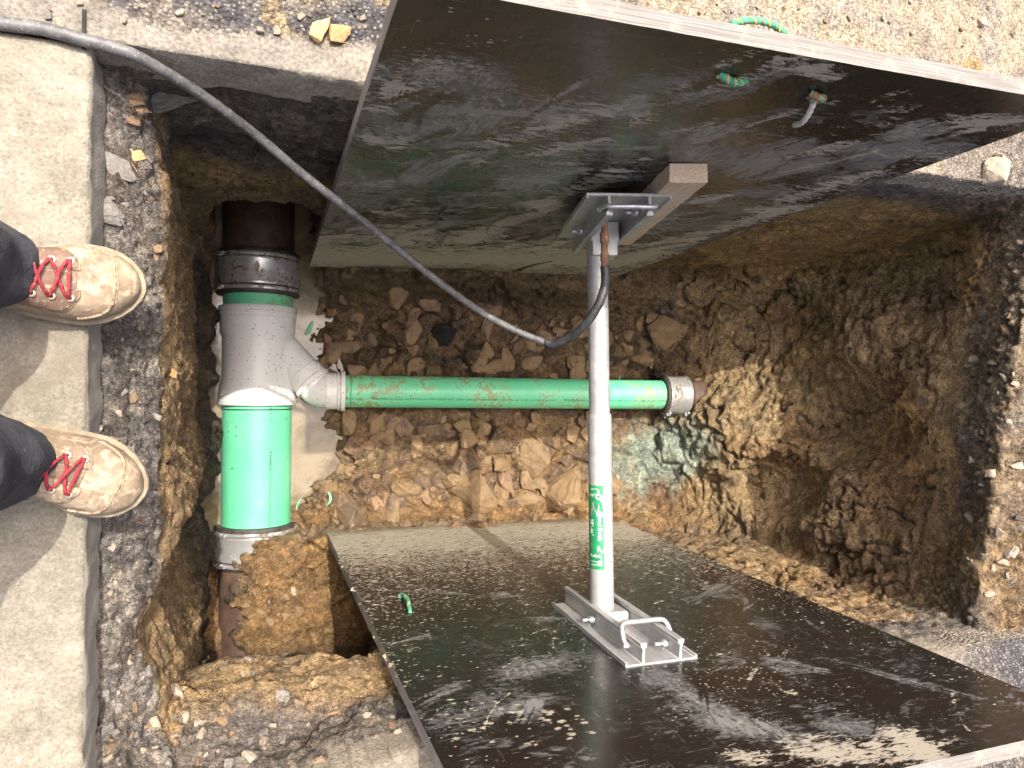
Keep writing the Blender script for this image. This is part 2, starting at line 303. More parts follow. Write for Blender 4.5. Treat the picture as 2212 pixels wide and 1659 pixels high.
M = dict(soil=m_soil(), road=m_road(), concrete=m_concrete(), white=m_white(), steel=m_steel(), alu=m_alu(), wood=m_wood(), edge=m_plyedge(), water=m_water(), leather=m_leather(),
    green=m_green(), green2=m_green('green_plastic_muddy', .50),
    rock_brown=m_rock('brown_stone', (.14, .092, .05), (.235, .155, .083), .72, (.215, .145, .075), .22),
    rock_dark=m_rock('dark_stone', (.065, .044, .034), (.13, .088, .062), .7, (.17, .11, .06), .25),
    rock_grey=m_rock('grey_stone', (.13, .12, .105), (.23, .21, .185)),
    rock_pale=m_rock('pale_stone', (.25, .205, .15), (.36, .305, .23), .85),
    rock_pink=m_rock('pinkish_stone', (.13, .085, .065), (.20, .14, .10), .8, (.25, .165, .09)),
    rock_orange=m_rock('orange_stone', (.44, .25, .10), (.54, .34, .17), .8),
    rock_black=m_rock('black_stone', (.012, .012, .012), (.04, .038, .035), .45, None, .15),
    slate=m_simple('wet_slate', (.05, .04, .03), (.17, .11, .06), .4, 0, 30, .5),
    clay=m_simple('old_clay_pipe', (.045, .03, .022), (.11, .07, .045), .55, 0, 18, .35, .003, (.17, .11, .06)),
    claymud=m_simple('muddy_clay_pipe', (.07, .04, .032), (.15, .09, .06), .7, 0, 18, .5, .004, (.09, .06, .05)),
    rubber=m_simple('dirty_rubber', (.02, .019, .018), (.07, .06, .05), .6, 0, 40, .4, .002, (.16, .11, .07)),
    hose=m_simple('hose_skin', (.05, .051, .052), (.13, .13, .126), .55, 0, 45, .3, .001, (.34, .32, .28)),
    hose2=m_simple('black_hose', (.016, .017, .019), (.05, .05, .052), .5, 0, 60, .3, .001, (.20, .19, .17)),
    zinc=m_simple('zinc', (.42, .43, .43), (.62, .63, .63), .4, .7, 40, .2),
    rust=m_simple('rusty_fitting', (.14, .065, .04), (.30, .17, .11), .8, .1, 60, .5, .001, (.48, .42, .36)),
    ink=m_simple('black_ink', (.02, .05, .035), (.03, .07, .05), .6, 0, 60, 0.),
    sticker=m_simple('green_sticker', lin((18, 118, 72)), lin((30, 140, 88)), .5, 0, 60, .2, .0005, lin((120, 150, 120))),
    wht=m_simple('white_print', (.66, .68, .64), (.8, .8, .78), .6, 0, 80, 0.),
    sole=m_simple('cream_sole', (.15, .12, .08), (.27, .22, .15), .75, 0, 40, .3, .002, (.26, .19, .12)),
    leather2=m_simple('dark_leather', (.12, .07, .05), (.23, .15, .10), .7, 0, 30, .4, .002, (.42, .32, .21)),
    seam=m_simple('seam_thread', (.13, .09, .06), (.42, .33, .22), .9, 0, 120, .4),
    lace=m_simple('red_lace', lin((112, 24, 36)), lin((158, 48, 58)), .9, 0, 45, .6, .001, (.30, .17, .12)),
    eye=m_simple('eyelet', (.40, .36, .28), (.55, .5, .4), .5, .5, 60, .1),
    cloth=m_simple('dark_trousers', (.012, .013, .018), (.045, .047, .055), .95, 0, 9, .9, .02, (.06, .056, .05)),
    cloth2=m_simple('dusty_trousers', (.03, .032, .036), (.085, .08, .072), .95, 0, 9, .4, .004, (.12, .11, .09)),
    rope=m_simple('green_rope', lin((40, 125, 100)), lin((80, 155, 125)), .8, 0, 60, .5, .001, lin((190, 150, 60))),
    ropered=m_simple('red_flecked_rope', lin((150, 60, 55)), lin((70, 160, 120)), .8, 0, 90, .5, .001),
    cord=m_simple('white_cord', (.45, .43, .38), (.62, .6, .55), .85, 0, 60, .4, .001, (.3, .26, .2)),
    tape=m_simple('yellow_fleck', lin((200, 170, 60)), lin((210, 180, 80)), .8, 0, 60, .2),
    mint=m_simple('green_shaving', lin((110, 200, 150)), lin((140, 215, 170)), .5, 0, 60, .1),
    joint=m_simple('joint_filler', (.012, .012, .012), (.03, .03, .03), .9, 0, 60, .3),
)
M['panel_up'] = m_panel('phenolic_face', (.016, .010, .008), (.020, .022, .015), -.35)
M['panel_lo'] = m_panel('phenolic_face_wet', (.018, .011, .009), (.014, .014, .011), .2)

# ------------------------------------------------------------------ mesh helpers
def tag(o, label=None, cat=None, group=None, kind=None):
    for k, v in (('label', label), ('category', cat), ('group', group), ('kind', kind)):
        if v: o[k] = v
    return o
def empty(name, loc, label, cat, group=None):
    o = bpy.data.objects.new(name, None); COL.objects.link(o); o.location = loc; o.empty_display_size = .05
    return tag(o, label, cat, group)
def mesh_obj(name, verts, faces, mats, parent=None, smooth=True, fm=None):
    me = bpy.data.meshes.new(name); me.from_pydata([tuple(v) for v in verts], [], [tuple(f) for f in faces]); me.update()
    return link(name, me, mats, parent, smooth, fm)
def link(name, me, mats, parent=None, smooth=True, fm=None):
    for m in (mats if isinstance(mats, (list, tuple)) else [mats]): me.materials.append(m)
    if fm is not None: me.polygons.foreach_set('material_index', np.asarray(fm, np.int32))
    if smooth: me.polygons.foreach_set('use_smooth', [True]*len(me.polygons))
    o = bpy.data.objects.new(name, me); COL.objects.link(o)
    if parent:
        o.parent = parent; bpy.context.view_layer.update(); o.matrix_parent_inverse = parent.matrix_world.inverted()
    return o
def np_mesh(name, V, Q, mats, parent=None, attrs=None, smooth=True):
    me = bpy.data.meshes.new(name); me.vertices.add(len(V)); me.vertices.foreach_set('co', V.astype(np.float32).ravel())
    n = Q.shape[1]; me.loops.add(Q.size); me.loops.foreach_set('vertex_index', Q.astype(np.int32).ravel())
    me.polygons.add(len(Q)); me.polygons.foreach_set('loop_start', np.arange(0, Q.size, n, dtype=np.int32))
    me.polygons.foreach_set('loop_total', np.full(len(Q), n, np.int32))
    me.update(calc_edges=True)
    for k, a in (attrs or {}).items():
        if a.ndim == 2:
            at = me.attributes.new(k, 'FLOAT_COLOR', 'POINT'); at.data.foreach_set('color', np.concatenate([a, np.ones((len(a), 1))], 1).astype(np.float32).ravel())
        else:
            at = me.attributes.new(k, 'FLOAT', 'POINT'); at.data.foreach_set('value', a.astype(np.float32))
    return link(name, me, mats, parent, smooth)
class MB:
    def __init__(s): s.v = []; s.f = []; s.m = []; s.mi = 0
    def add(s, V, Fs):
        o = len(s.v); s.v += [tuple(v) for v in V]; s.f += [tuple(i+o for i in f) for f in Fs]; s.m += [s.mi]*len(Fs); return s
    def box(s, c, sz, ax=None):
        c = np.array(c, float); A = np.eye(3) if ax is None else np.array(ax); h = np.array(sz)/2
        V = [c+A[0]*h[0]*i+A[1]*h[1]*j+A[2]*h[2]*k for i in (-1, 1) for j in (-1, 1) for k in (-1, 1)]
        return s.add(V, [(0, 1, 3, 2), (4, 6, 7, 5), (0, 4, 5, 1), (2, 3, 7, 6), (0, 2, 6, 4), (1, 5, 7, 3)])
    def tube(s, path, rad, n=12, cap=True, closed=False):
        P = [np.array(p, float) for p in path]; m = len(P)
        if not hasattr(rad, '__len__'): rad = [rad]*m
        T = []
        for i in range(m):
            a, b = (P[i-1], P[(i+1) % m]) if closed else (P[max(i-1, 0)], P[min(i+1, m-1)])
            t = b-a; T.append(t/(np.linalg.norm(t)+1e-12))
        u = np.cross(T[0], [0, 0, 1]);
        if np.linalg.norm(u) < .1: u = np.cross(T[0], [0, 1, 0])
        u /= np.linalg.norm(u); V = []
        for i in range(m):
            u = u-T[i]*(u@T[i]); u /= np.linalg.norm(u); w_ = np.cross(T[i], u)
            for k in range(n):
                a = 2*math.pi*k/n; V.append(P[i]+(u*math.cos(a)+w_*math.sin(a))*rad[i])
        Fs = []
        for i in range(m if closed else m-1):
            for k in range(n):
                a, b = i*n, ((i+1) % m)*n; Fs.append((a+k, a+(k+1) % n, b+(k+1) % n, b+k))
        if cap and not closed: Fs += [tuple(range(n-1, -1, -1)), tuple((m-1)*n+k for k in range(n))]
        return s.add(V, Fs)
    def lathe(s, p0, p1, prof, n=48):
        """prof: (t metres from p0 along the axis, radius)"""
        p0, p1 = np.array(p0, float), np.array(p1, float); d = p1-p0; d /= np.linalg.norm(d)
        u = np.cross(d, [0, 0, 1]); u /= np.linalg.norm(u); w_ = np.cross(d, u); V = []
        for t, r_ in prof:
            for k in range(n):
                a = 2*math.pi*k/n; V.append(p0+d*t+(u*math.cos(a)+w_*math.sin(a))*r_)
        m = len(prof); Fs = [(i*n+k, (i+1)*n+k, (i+1)*n+(k+1) % n, i*n+(k+1) % n) for i in range(m-1) for k in range(n)]
        return s.add(V, Fs)
    def prism(s, poly, o, ex, ey, ez, L):
        """2D outline in (ex, ey) at o, pushed L along ez"""
        o, ex, ey, ez = [np.array(q, float) for q in (o, ex, ey, ez)]; n = len(poly)
        V = [o+ex*a+ey*b for a, b in poly]+[o+ex*a+ey*b+ez*L for a, b in poly]
        return s.add(V, [tuple(range(n-1, -1, -1)), tuple(range(n, 2*n))]+[(i, (i+1) % n, n+(i+1) % n, n+i) for i in range(n)])
    def build(s, name, mats, parent=None, smooth=False, bevel=0):
        o = mesh_obj(name, s.v, s.f, mats, parent, smooth, s.m if isinstance(mats, (list, tuple)) else None)
        if bevel:
            b = o.modifiers.new('b', 'BEVEL'); b.width = bevel; b.segments = 2; b.limit_method = 'ANGLE'
        return o
def auto(o, ang=35):
    bm = bmesh.new(); bm.from_mesh(o.data); bmesh.ops.recalc_face_normals(bm, faces=bm.faces)
    for e in bm.edges:
        if len(e.link_faces) == 2 and e.calc_face_angle(0) > R(ang): e.smooth = False
    bm.to_mesh(o.data); bm.free(); o.data.polygons.foreach_set('use_smooth', [True]*len(o.data.polygons)); return o
def spline(P, n=12):
    P = [np.array(p, float) for p in P]; P = [2*P[0]-P[1]]+P+[2*P[-1]-P[-2]]; out = []
    for i in range(1, len(P)-2):
        for k in range(n):
            t = k/n; a, b, c, d = P[i-1:i+3]
            out.append(.5*((2*b)+(-a+c)*t+(2*a-5*b+4*c-d)*t*t+(-a+3*b-3*c+d)*t**3))
    return out+[P[-2]]

# ------------------------------------------------------------------ the soil of the excavation
WATER_Z = -1.62
YN, YS = .53, -.645
SHORE = [(.6, .27), (.35, .26), (.2, .235), (.1, .225), (-.05, .265), (-.12, .25), (-.22, .30), (-.30, .365), (-.35, .33), (-.40, .21), (-.46, .17), (-.6, .1), (-.9, .0)]
LIP = [(.53, -.165), (.45, -.15), (.38, -.138), (.17, -.138), (.03, -.128), (-.1, -.132), (-.16, -.118), (-.26, -.104), (-.32, -.125), (-.38, -.152), (-.45, -.17), (-.52, -.15), (-.58, -.13), (-.66, -.128)]
def zfloor(x, y):
    sh = itp(y, SHORE)+.02*np.sin(y*55)+.012*np.sin(y*121+1)
    plate = -1.595+.115*np.clip((x-.3)/1.4, 0, 1.3)
    plate = plate+.03*sst(.10, .25, np.abs(y+.02))
    z = -1.80+(plate+1.80)*sst(-.17, .13, x-sh)
    bank = sst(.31, .43, y)*.19*sst(.2, .4, x)
    z = z+bank
    mound = sst(-.49, -.57, y)*sst(-.055, .0, x-.03*sst(-.75, -.6, y)+.022*np.sin(y*47)+.012*np.sin(y*131+x*60))
    z = np.maximum(z, -1.80+(.35+.02*np.sin(x*9))*mound)
    z = np.where(y < -.55, np.maximum(z, -1.66+.10*sst(-.75, -.95, y)), z)
    z = z+.22*sst(1.66, 2.0, x)+.10*sst(-.45, -.62, y)*sst(1.2, 1.6, x)
    return z
def ysx(x): return YS-.085*sst(.42, -.15, x)
def soil_field(X, Y, Z):
    lip = itp(Y[0, :, 0], LIP)[None, :, None]
    ztop = -.088+.068*sst(1.82, 2.10, X)
    # main void
    bench = sst(-1.30, -1.42, Z)
    xl = lip-.012*sst(-.3, -1., Z)+(.038+.014*np.sin(Y*31)+.008*np.sin(Y*77))*bench
    xr = np.interp(Z[0, 0, :], [-2, -1.5, -1.25, -.9, -.5, -.25, -.12, 0], [1.78, 1.80, 1.92, 2.06, 2.10, 2.04, 1.97, 1.93])[None, None, :]+.16*Y
    xr = xr+.05*np.sin(Y*9+Z*5)*sst(-.1, -.5, Z)
    yn = YN+.0*Z-.035*sst(-.3, -1.3, Z)*sst(.3, .5, X)+.02*sst(-.2, -.6, Z)*sst(.3, .2, X)
    ys = YS+.045*sst(-.4, -1.4, Z)*sst(.8, 1.1, X)
    zf = zfloor(X, Y)
    v = smax(smax(xl-X, X-xr, .03), smax(ys-Y, Y-yn, .02), .03)
    v = smax(v, zf-Z, .03)
    # ledge under the kerb slab
    zl = np.interp(X[:, 0, 0], [-.6, -.235, -.20, -.135, -.10], [-.07, -.088, -.108, -.19, -.30])[:, None, None]-.03*sst(-.2, -.4, Y)+.0*Z+.19*np.clip((YS-Y)/.085, 0, 1)*sst(-.18, -.11, X)
    lg = np.maximum(np.maximum(-.232-X, X-.5), np.maximum(ysx(X)-Y, Y-YN)); lg = smax(lg, zl-Z, .02)
    f = smin(v, lg, .012)
    # tunnel north
    a = np.abs((X-.07)/.185)**3+np.abs((Z+1.55)/.545)**3
    t1 = (a**(1/3)-1)*.2; t1 = np.maximum(t1, np.maximum(.35-Y, Y-1.05)); t1 = np.maximum(t1, zf-Z)
    f = smin(f, t1, .02)
    # undercut south
    roof = -.50-.16*((X-.12)/.35)**2*0-.10*np.clip(-(Y+.66), 0, 1)-.03*np.cos(X*9)
    t2 = np.maximum(np.maximum(-.12-X, X-.95), np.maximum(-1.22-Y, Y+.5)); t2 = smax(t2, Z-roof, .03); t2 = np.maximum(t2, zf-Z)
    f = smin(f, t2, .02)
    # dug hollows in the end wall
    for (cx, cy, cz, r_) in ((2.05, -.12, -.72, .16), (1.98, .28, -.95, .15), (2.0, -.38, -.98, .13)):
        f = smin(f, np.sqrt((X-cx)**2+(Y-cy)**2+((Z-cz)/1.5)**2)-r_, .08)
    f = np.minimum(f, ztop-Z)
    # heap on the bench below the end wall
    g = np.sqrt(((X-1.98)/1.1)**2+((Y+.12)/1.)**2+((Z+1.28)/1.1)**2)-.16
    return smax(f, np.minimum(-g, ztop-Z), .05)
def surface_nets(f, org, h):
    s = f > 0; nx, ny, nz = f.shape
    c = np.zeros((nx-1, ny-1, nz-1), np.uint8)
    for i in (0, 1):
        for j in (0, 1):
            for k in (0, 1): c += s[i:nx-1+i, j:ny-1+j, k:nz-1+k]
    act = (c > 0) & (c < 8); idx = np.full(c.shape, -1, np.int32); I = np.argwhere(act); idx[act] = np.arange(len(I)); del c
    acc = np.zeros((len(I), 3)); cnt = np.zeros(len(I))
    cs = [(i, j, k) for i in (0, 1) for j in (0, 1) for k in (0, 1)]
    for a in cs:
        for ax in range(3):
            if a[ax]: continue
            b = list(a); b[ax] = 1
            fa = f[I[:, 0]+a[0], I[:, 1]+a[1], I[:, 2]+a[2]]; fb = f[I[:, 0]+b[0], I[:, 1]+b[1], I[:, 2]+b[2]]
            m = (fa > 0) != (fb > 0); t = np.where(m, fa/(fa-fb+1e-12), 0)
            p = np.array(a, float)+np.zeros((len(I), 3)); p[:, ax] += t
            acc[m] += p[m]; cnt[m] += 1
    V = (I+acc/cnt[:, None])*h+org
    Q = []
    for ax in range(3):
        sl = [slice(None)]*3; sh = [slice(None)]*3; sl[ax] = slice(0, -1); sh[ax] = slice(1, None)
        a = s[tuple(sl)]; b = s[tuple(sh)]; E = np.argwhere(a != b)
        o1, o2 = [(1, 2), (2, 0), (0, 1)][ax]
        E = E[(E[:, o1] > 0) & (E[:, o2] > 0) & (E[:, o1] < f.shape[o1]-1) & (E[:, o2] < f.shape[o2]-1)]
        def at(d1, d2):
            e = E.copy(); e[:, o1] -= d1; e[:, o2] -= d2; return idx[e[:, 0], e[:, 1], e[:, 2]]
        q = np.stack([at(1, 1), at(0, 1), at(0, 0), at(1, 0)], 1)
        flip = ~a[E[:, 0], E[:, 1], E[:, 2]]; q[flip] = q[flip][:, ::-1]
        Q.append(q)
    return V, np.concatenate(Q)
def vnormals(V, Q):
    n = np.cross(V[Q[:, 2]]-V[Q[:, 0]], V[Q[:, 3]]-V[Q[:, 1]]); N = np.zeros_like(V)
    for k in range(4):
        for a in range(3): N[:, a] += np.bincount(Q[:, k], n[:, a], len(V))
    return N/(np.linalg.norm(N, axis=1)[:, None]+1e-12)
def nz_(V, s): return fbm(V, 9, 2, 140+s)
HV = .0085
org = np.array([-.42, -1.30, -1.86]); ext = np.array([2.42, 1.12, -.02])
nn = ((ext-org)/HV).astype(int)+1
ax_ = [org[i]+np.arange(nn[i])*HV for i in range(3)]
fld = np.empty(tuple(nn), np.float32)
for i0 in range(0, nn[0], 60):
    fld[i0:i0+60] = soil_field(ax_[0][i0:i0+60, None, None], ax_[1][None, :, None], ax_[2][None, None, :])
V, Q = surface_nets(fld, org, HV); del fld
N = vnormals(V, Q)
x, y, z = V.T
floor_m = sst(.55, .8, N[:, 2])*sst(-1.25, -1.38, z)*sst(.1, .25, x)
top_m = sst(-.12, -.105, z)*sst(.5, .8, N[:, 2])*sst(1.8, 1.7, x)
ledge_m = sst(-.10, -.13, x)*sst(-.36, -.28, z)*sst(.3, .6, N[:, 2])
east_m = sst(1.85, 1.95, x)*sst(-.30, -.18, z)
south_m = sst(-.55, -.62, y)*sst(.2, .5, N[:, 1])
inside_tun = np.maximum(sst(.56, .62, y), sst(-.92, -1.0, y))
wall = 1-np.maximum(floor_m, ledge_m)
# displacement
d = .020*fbm(V, 5.5, 3, 1)*wall+.010*fbm(V, 17, 3, 5)+.0045*fbm(V, 50, 2, 9)*1.5
smooth_ne = sst(.44, .5, y)*sst(1.0, 1.1, x); d = d*(1-.55*smooth_ne)
rid = 1-np.abs(fbm(V*np.array([1., 1., 3.4]), 7, 4, 21)); d += (rid-.75)*.035*wall*(1-.7*smooth_ne)*sst(-.22, -.35, z)
f1, f2, cid, off = worley(V*np.array([10., 10., 5.])+.8*np.stack([fbm(V, 6, 2, 41), fbm(V, 6, 2, 42), 0*x], 1), 3)
slab = (cid[:, 0]-.5)*.05+off[:, 0]*(cid[:, 1]-.5)*.055+off[:, 1]*(cid[:, 2]-.5)*.055-.026*(1-sst(0, .11, f2-f1))
g1, g2, gid, goff = worley(V*24., 7)
sm = (gid[:, 0]-.5)*.013+goff[:, 0]*(gid[:, 1]-.5)*.02+goff[:, 1]*(gid[:, 2]-.5)*.02-.012*(1-sst(0, .15, g2-g1))
bigp = sst(-.1, .35, fbm(V, 3.1, 2, 77)+.15)
d += floor_m*(slab*(.35+.65*bigp)+sm*(1.15-.6*bigp))
e1, e2, eid, eoff = worley(V*46., 11)
peb = (.55-e1)*.019*(eid[:, 0] > .3)
d += peb*np.clip(ledge_m+east_m*1.4+south_m*sst(-.45, -.3, z)*.9, 0, 1.4)
d += .012*fbm(V, 14, 3, 61)*ledge_m
lumps = np.clip(.5-f1, 0, 1)*.03*wall*sst(1.6, 1.75, x)*sst(-1.5, -1.2, z); d += lumps
d += (.42-g1)*.030*wall*sst(-.05, .25, fbm(V, 3.3, 2, 93)+.1)*(1-.7*smooth_ne)*(1-ledge_m)*sst(-.2, -.4, z)
cv = np.abs(fbm(V*np.array([1, 1, .75])+.12*np.stack([nz_(V, 1), nz_(V, 2), nz_(V, 3)], 1), 5.2, 3, 131)); mint = np.exp(-(((x-1.68)/.20)**2+((y+.30)/.20)**2)); d -= .040*(1-.85*mint)*sst(.055, 0, cv)*wall*(1-.75*smooth_ne)*sst(-.3, -.45, z)*(x > .2)
cv2 = np.abs(fbm(V, 12, 2, 137)); d -= .014*(1-.8*mint)*sst(.06, 0, cv2)*wall*(1-.6*smooth_ne)
d += (.5-e1)*.006*wall*(1-.6*smooth_ne)
d *= 1-.7*sst(-.14, -.11, z)*(x < 1.8)
Vd = V+N*d[:, None]
Vd[:, 2] = np.where(x < 1.8, np.minimum(Vd[:, 2], np.where((z > -.105) & (x < -.235), -.089, 9)), Vd[:, 2])
# colour of the ground, layer by layer, with shade painted into recesses
def L(*c): return np.array(c)
nA = fbm(V, 4, 4, 31); nB = fbm(V, 14, 4, 35); nC = fbm(V, 2.2, 2, 39)
gray = L(.20, .18, .155); darkg = L(.23, .205, .175); char = L(.125, .115, .108); clay = L(.38, .268, .145); ochre = L(.43, .30, .155); brown = L(.235, .173, .104); dbrown = L(.12, .078, .048); pale = L(.27, .23, .18)
Cc = np.tile(brown*1.25, (len(V), 1)).astype(float)
def lay(mask, col):
    global Cc
    m = np.clip(mask, 0, 1)[:, None]; Cc = Cc*(1-m)+np.asarray(col)*m
lay(sst(-1.35, -1.0, z+.15*nA)*.0+sst(-.1, .3, nA)*.5, L(.25, .165, .09))
lw = sst(.0, -.05, x)                                              # left wall
lay(lw*sst(-1.25, -1.0, z+.1*nA)*sst(-.1, -.3, -np.abs(y)+.0), clay*.8)
lay(lw*sst(-1.25, -.9, z+.12*nA)*sst(.30, .1, y), clay*.85)
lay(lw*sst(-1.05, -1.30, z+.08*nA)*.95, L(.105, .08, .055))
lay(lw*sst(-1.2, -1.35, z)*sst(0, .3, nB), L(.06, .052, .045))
nw = sst(.40, .48, y)*sst(.40, .3, x)                              # north wall of the cross pit
lay(nw, brown*1.45); lay(nw*sst(-.90, -.76, z+.05*nB), ochre*1.15)
lay(nw*sst(-.72, -.60, z+.10*nA+.05*nB+.12*sst(.0, -.12, x)*-1), darkg)
lay(nw*sst(-.62, -.45, z+.10*nA)*sst(.1, .3, nB+.25), char)
lay(nw*sst(-.40, -.24, z+.1*nA), darkg*.95)
ne = sst(.40, .46, y)*sst(.9, 1.05, x)*sst(-1.25, -1.1, z)          # north wall east of the shield
lay(ne, L(.50, .35, .155)); lay(ne*sst(.0, .35, nA)*.8, L(.23, .145, .07)); lay(ne*sst(-.27, -.17, z+.05*nA), L(.21, .185, .155)); lay(ne*sst(-.16, -.1, z+.02*nA)*.7, char*2)
sw = sst(-.5, -.6, y)*sst(-1.1, -.9, z)                             # south walls
lay(sw, clay*.98); lay(sw*sst(.0, .3, nA), ochre*.95); lay(sw*sst(-.34, -.24, z+.07*nA+.04*nB)*sst(.95, .8, x), L(.20, .175, .15))
lay(sw*sst(-.34, -.22, z+.05*nA)*sst(.12, .35, nB+.2*np.sin(x*7)), darkg); lay(sw*sst(-.25, -.16, z+.05*nA)*sst(.9, 1.1, x), L(.20, .175, .145))
lay(sst(1.55, 1.75, x)*sst(-1.45, -1.3, z)*sst(.5, .4, y)*sst(-.58, -.5, y), L(.46, .34, .19))   # end wall
lay(sst(1.65, 1.8, x)*sst(-1.35, -1.2, z)*sst(.42, .3, y)*sst(.05, .35, nA)*.7, L(.36, .23, .11))
lay(sst(1.8, 2.0, x)*sst(-.95, -.6, z)*sst(.45, .35, y)*.22, L(.22, .155, .10))
lay(east_m*.95, L(.27, .21, .145)); lay(east_m*sst(.0, .3, nB), pale); lay(east_m*sst(-.25, -.45, y), clay*.75)
fc = L(.33, .232, .128)
lay(sst(.055, .0, cv)*wall*(x > 1.2)*.5, dbrown*.7); lay(floor_m, fc); lay(floor_m*sst(.15, .9, cid[:, 1])*.75, L(.37, .24, .12)); lay(floor_m*(cid[:, 2] > .72)*.6, L(.22, .15, .115)); lay(floor_m*(gid[:, 1] > .8)*.5, L(.20, .14, .11))  # first layer paints shade into the wall crevices
lay(floor_m*sst(.2, .04, np.abs(y-.11))*sst(.1, .4, nB+.15)*.8, dbrown*.55)
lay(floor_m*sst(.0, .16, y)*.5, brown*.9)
lay(floor_m*sst(.05, 0, f2-f1)*.55, dbrown*.5)
lay(sst(-.42, -.52, y)*sst(-1.25, -1.38, z)*sst(.25, .6, N[:, 2]), L(.36, .225, .105))
ledge_m = np.maximum(ledge_m, top_m); lay(ledge_m, gray); lay(ledge_m*sst(.05, .3, nA), L(.155, .14, .125)); lay(ledge_m*(eid[:, 1] > .62)*.7, L(.33, .30, .26)); lay(ledge_m*sst(.1, .3, fbm(V, 9, 3, 55))*.7, L(.115, .10, .088))
lipc = sst(.028, .012, np.abs(x-itp(y, LIP)-.0))*sst(-.42, -.30, z)*sst(-.20, -.235, z)
lay(lipc*sst(-.2, .1, nB+.1), ochre)
lay(sst(.05, -.05, x)*sst(.5, .44, y)*sst(.36, .42, y)*sst(-.15, -.25, z)*sst(-.5, -.4, z)*.8, clay*.7)
mm = np.exp(-(((x-1.60)/.17)**2+((y+.33)/.20)**2))*1.5+np.exp(-(((x-1.78)/.12)**2+((y+.26)/.13)**2))*1.6      # green tracer dust
lay(np.clip(mm+.7*fbm(V*np.array([1., .35, 1.]), 26, 4, 151)+.3*nA-.62, 0, .85)*sst(-1.10, -1.3, z), L(.44, .55, .46))
mm = np.exp(-(((x-1.72)/.07)**2+((y-.28)/.17)**2))*1.2
lay(np.clip(mm+.4*nB-.55, 0, .7)*sst(-1.1, -1.25, z), L(.22, .27, .26))
lay(inside_tun*.75*sst(-.45, -.6, z), dbrown*.8)  # painted shade: soil darkened deep inside the tunnel and the undercut
nw_mud = sst(.30, .36, y)*sst(.46, .4, y)*sst(-1.62, -1.5, z)*sst(1.5, 1.3, x)*sst(.3, .4, x)*sst(-1.3, -1.36, z)
lay(nw_mud*.85, L(.13, .092, .05))
wet = np.clip(floor_m*.9+sst(-1.3, -1.5, z)*.6, 0, 1)*(.6+.6*nA)
grit = np.clip(ledge_m+east_m+.5*sw*sst(-.4, -.25, z), 0, 1)
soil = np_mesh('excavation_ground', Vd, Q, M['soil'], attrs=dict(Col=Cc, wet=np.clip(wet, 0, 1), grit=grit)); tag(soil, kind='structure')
print('soil verts', len(V))
tri = np.concatenate([Q[:, :3], Q[:, [0, 2, 3]]])
BV = BVHTree.FromPolygons([tuple(v) for v in Vd], [tuple(t) for t in tri.tolist()])
def hit(px, py):
    d_ = U(px, py, Z=0)-CP; d_ /= np.linalg.norm(d_)
    h_ = BV.ray_cast(Vector(CP), Vector(d_)); return (np.array(h_[0]), np.array(h_[1])) if h_[0] else (None, None)
def drop(x_, y_, z0=-.4):
    h_ = BV.ray_cast(Vector((x_, y_, z0)), Vector((0, 0, -1))); return (np.array(h_[0]), np.array(h_[1])) if h_[0] else (None, None)

# water in the sump
wv = [(-.3, -.62, WATER_Z), (.62, -.62, WATER_Z), (.62, 1.0, WATER_Z), (-.3, 1.0, WATER_Z)]
tag(mesh_obj('water', wv, [(0, 1, 2, 3)], M['water'], smooth=False), kind='structure')

# ------------------------------------------------------------------ pavement slabs and road
def grid_sheet(name, x0, x1, y0, y1, h, zfun, mat, hole=None, skirt=.12, attrf=None, parent=None, slope=0):
    nx = int((x1-x0)/h)+1; ny = int((y1-y0)/h)+1
    gx = np.linspace(x0, x1, nx); gy = np.linspace(y0, y1, ny); X, Y = np.meshgrid(gx, gy, indexing='ij')
    I = np.arange(nx*ny).reshape(nx, ny); Qd = np.stack([I[:-1, :-1], I[1:, :-1], I[1:, 1:], I[:-1, 1:]], -1).reshape(-1, 4)
    P = np.stack([X.ravel(), Y.ravel(), np.zeros(nx*ny)], 1)
    if hole is not None:
        c = P[Qd].mean(1); Qd = Qd[~hole(c[:, 0], c[:, 1])]
    used = np.unique(Qd); mp = np.full(len(P), -1); mp[used] = np.arange(len(used)); P = P[used]; Qd = mp[Qd]
    Z = zfun(P)
    # boundary skirt
    e = np.concatenate([Qd[:, [0, 1]], Qd[:, [1, 2]], Qd[:, [2, 3]], Qd[:, [3, 0]]]); key = np.sort(e, 1); kk = key[:, 0].astype(np.int64)*len(P)+key[:, 1]
    _, inv, ct = np.unique(kk, return_inverse=True, return_counts=True); be = e[ct[inv] == 1]
    bv = np.unique(be); P[:, 2] = Z; out = P.copy()
    jag = .006*fbm(P[bv], 30, 3, 88)
    base = len(P); rows = [bv]; Vs = [out]
    mpb = np.full(len(P), -1); mpb[bv] = np.arange(len(bv)); nl = 6; allQ = [Qd]
    prev = bv
    for k in range(1, nl+1):
        q = P[bv].copy(); q[:, 2] -= skirt*k/nl; q[:, 0] += slope*k/nl*(q[:, 0] > -.3)*(q[:, 0] < -.1); nv = np.stack([fbm(q, (30, 30, 12), 3, 91), fbm(q, (30, 30, 12), 3, 92), 0*q[:, 0]], 1)*.006
        Vs.append(q+nv); cur = base+np.arange(len(bv)); base += len(bv)
        allQ.append(np.stack([be[:, 0] if k == 1 else prev[mpb[be[:, 0]]], cur[mpb[be[:, 0]]], cur[mpb[be[:, 1]]], be[:, 1] if k == 1 else prev[mpb[be[:, 1]]]], 1)); prev = cur
    VV = np.concatenate(Vs); QQ = np.concatenate(allQ)
    return np_mesh(name, VV, QQ, mat, parent, attrf(VV) if attrf else None)
def kz(P): return .0016*fbm(P, 22, 3, 71)-.004*(P[:, 0] > -.2265)*(1+fbm(P, 40, 2, 72))
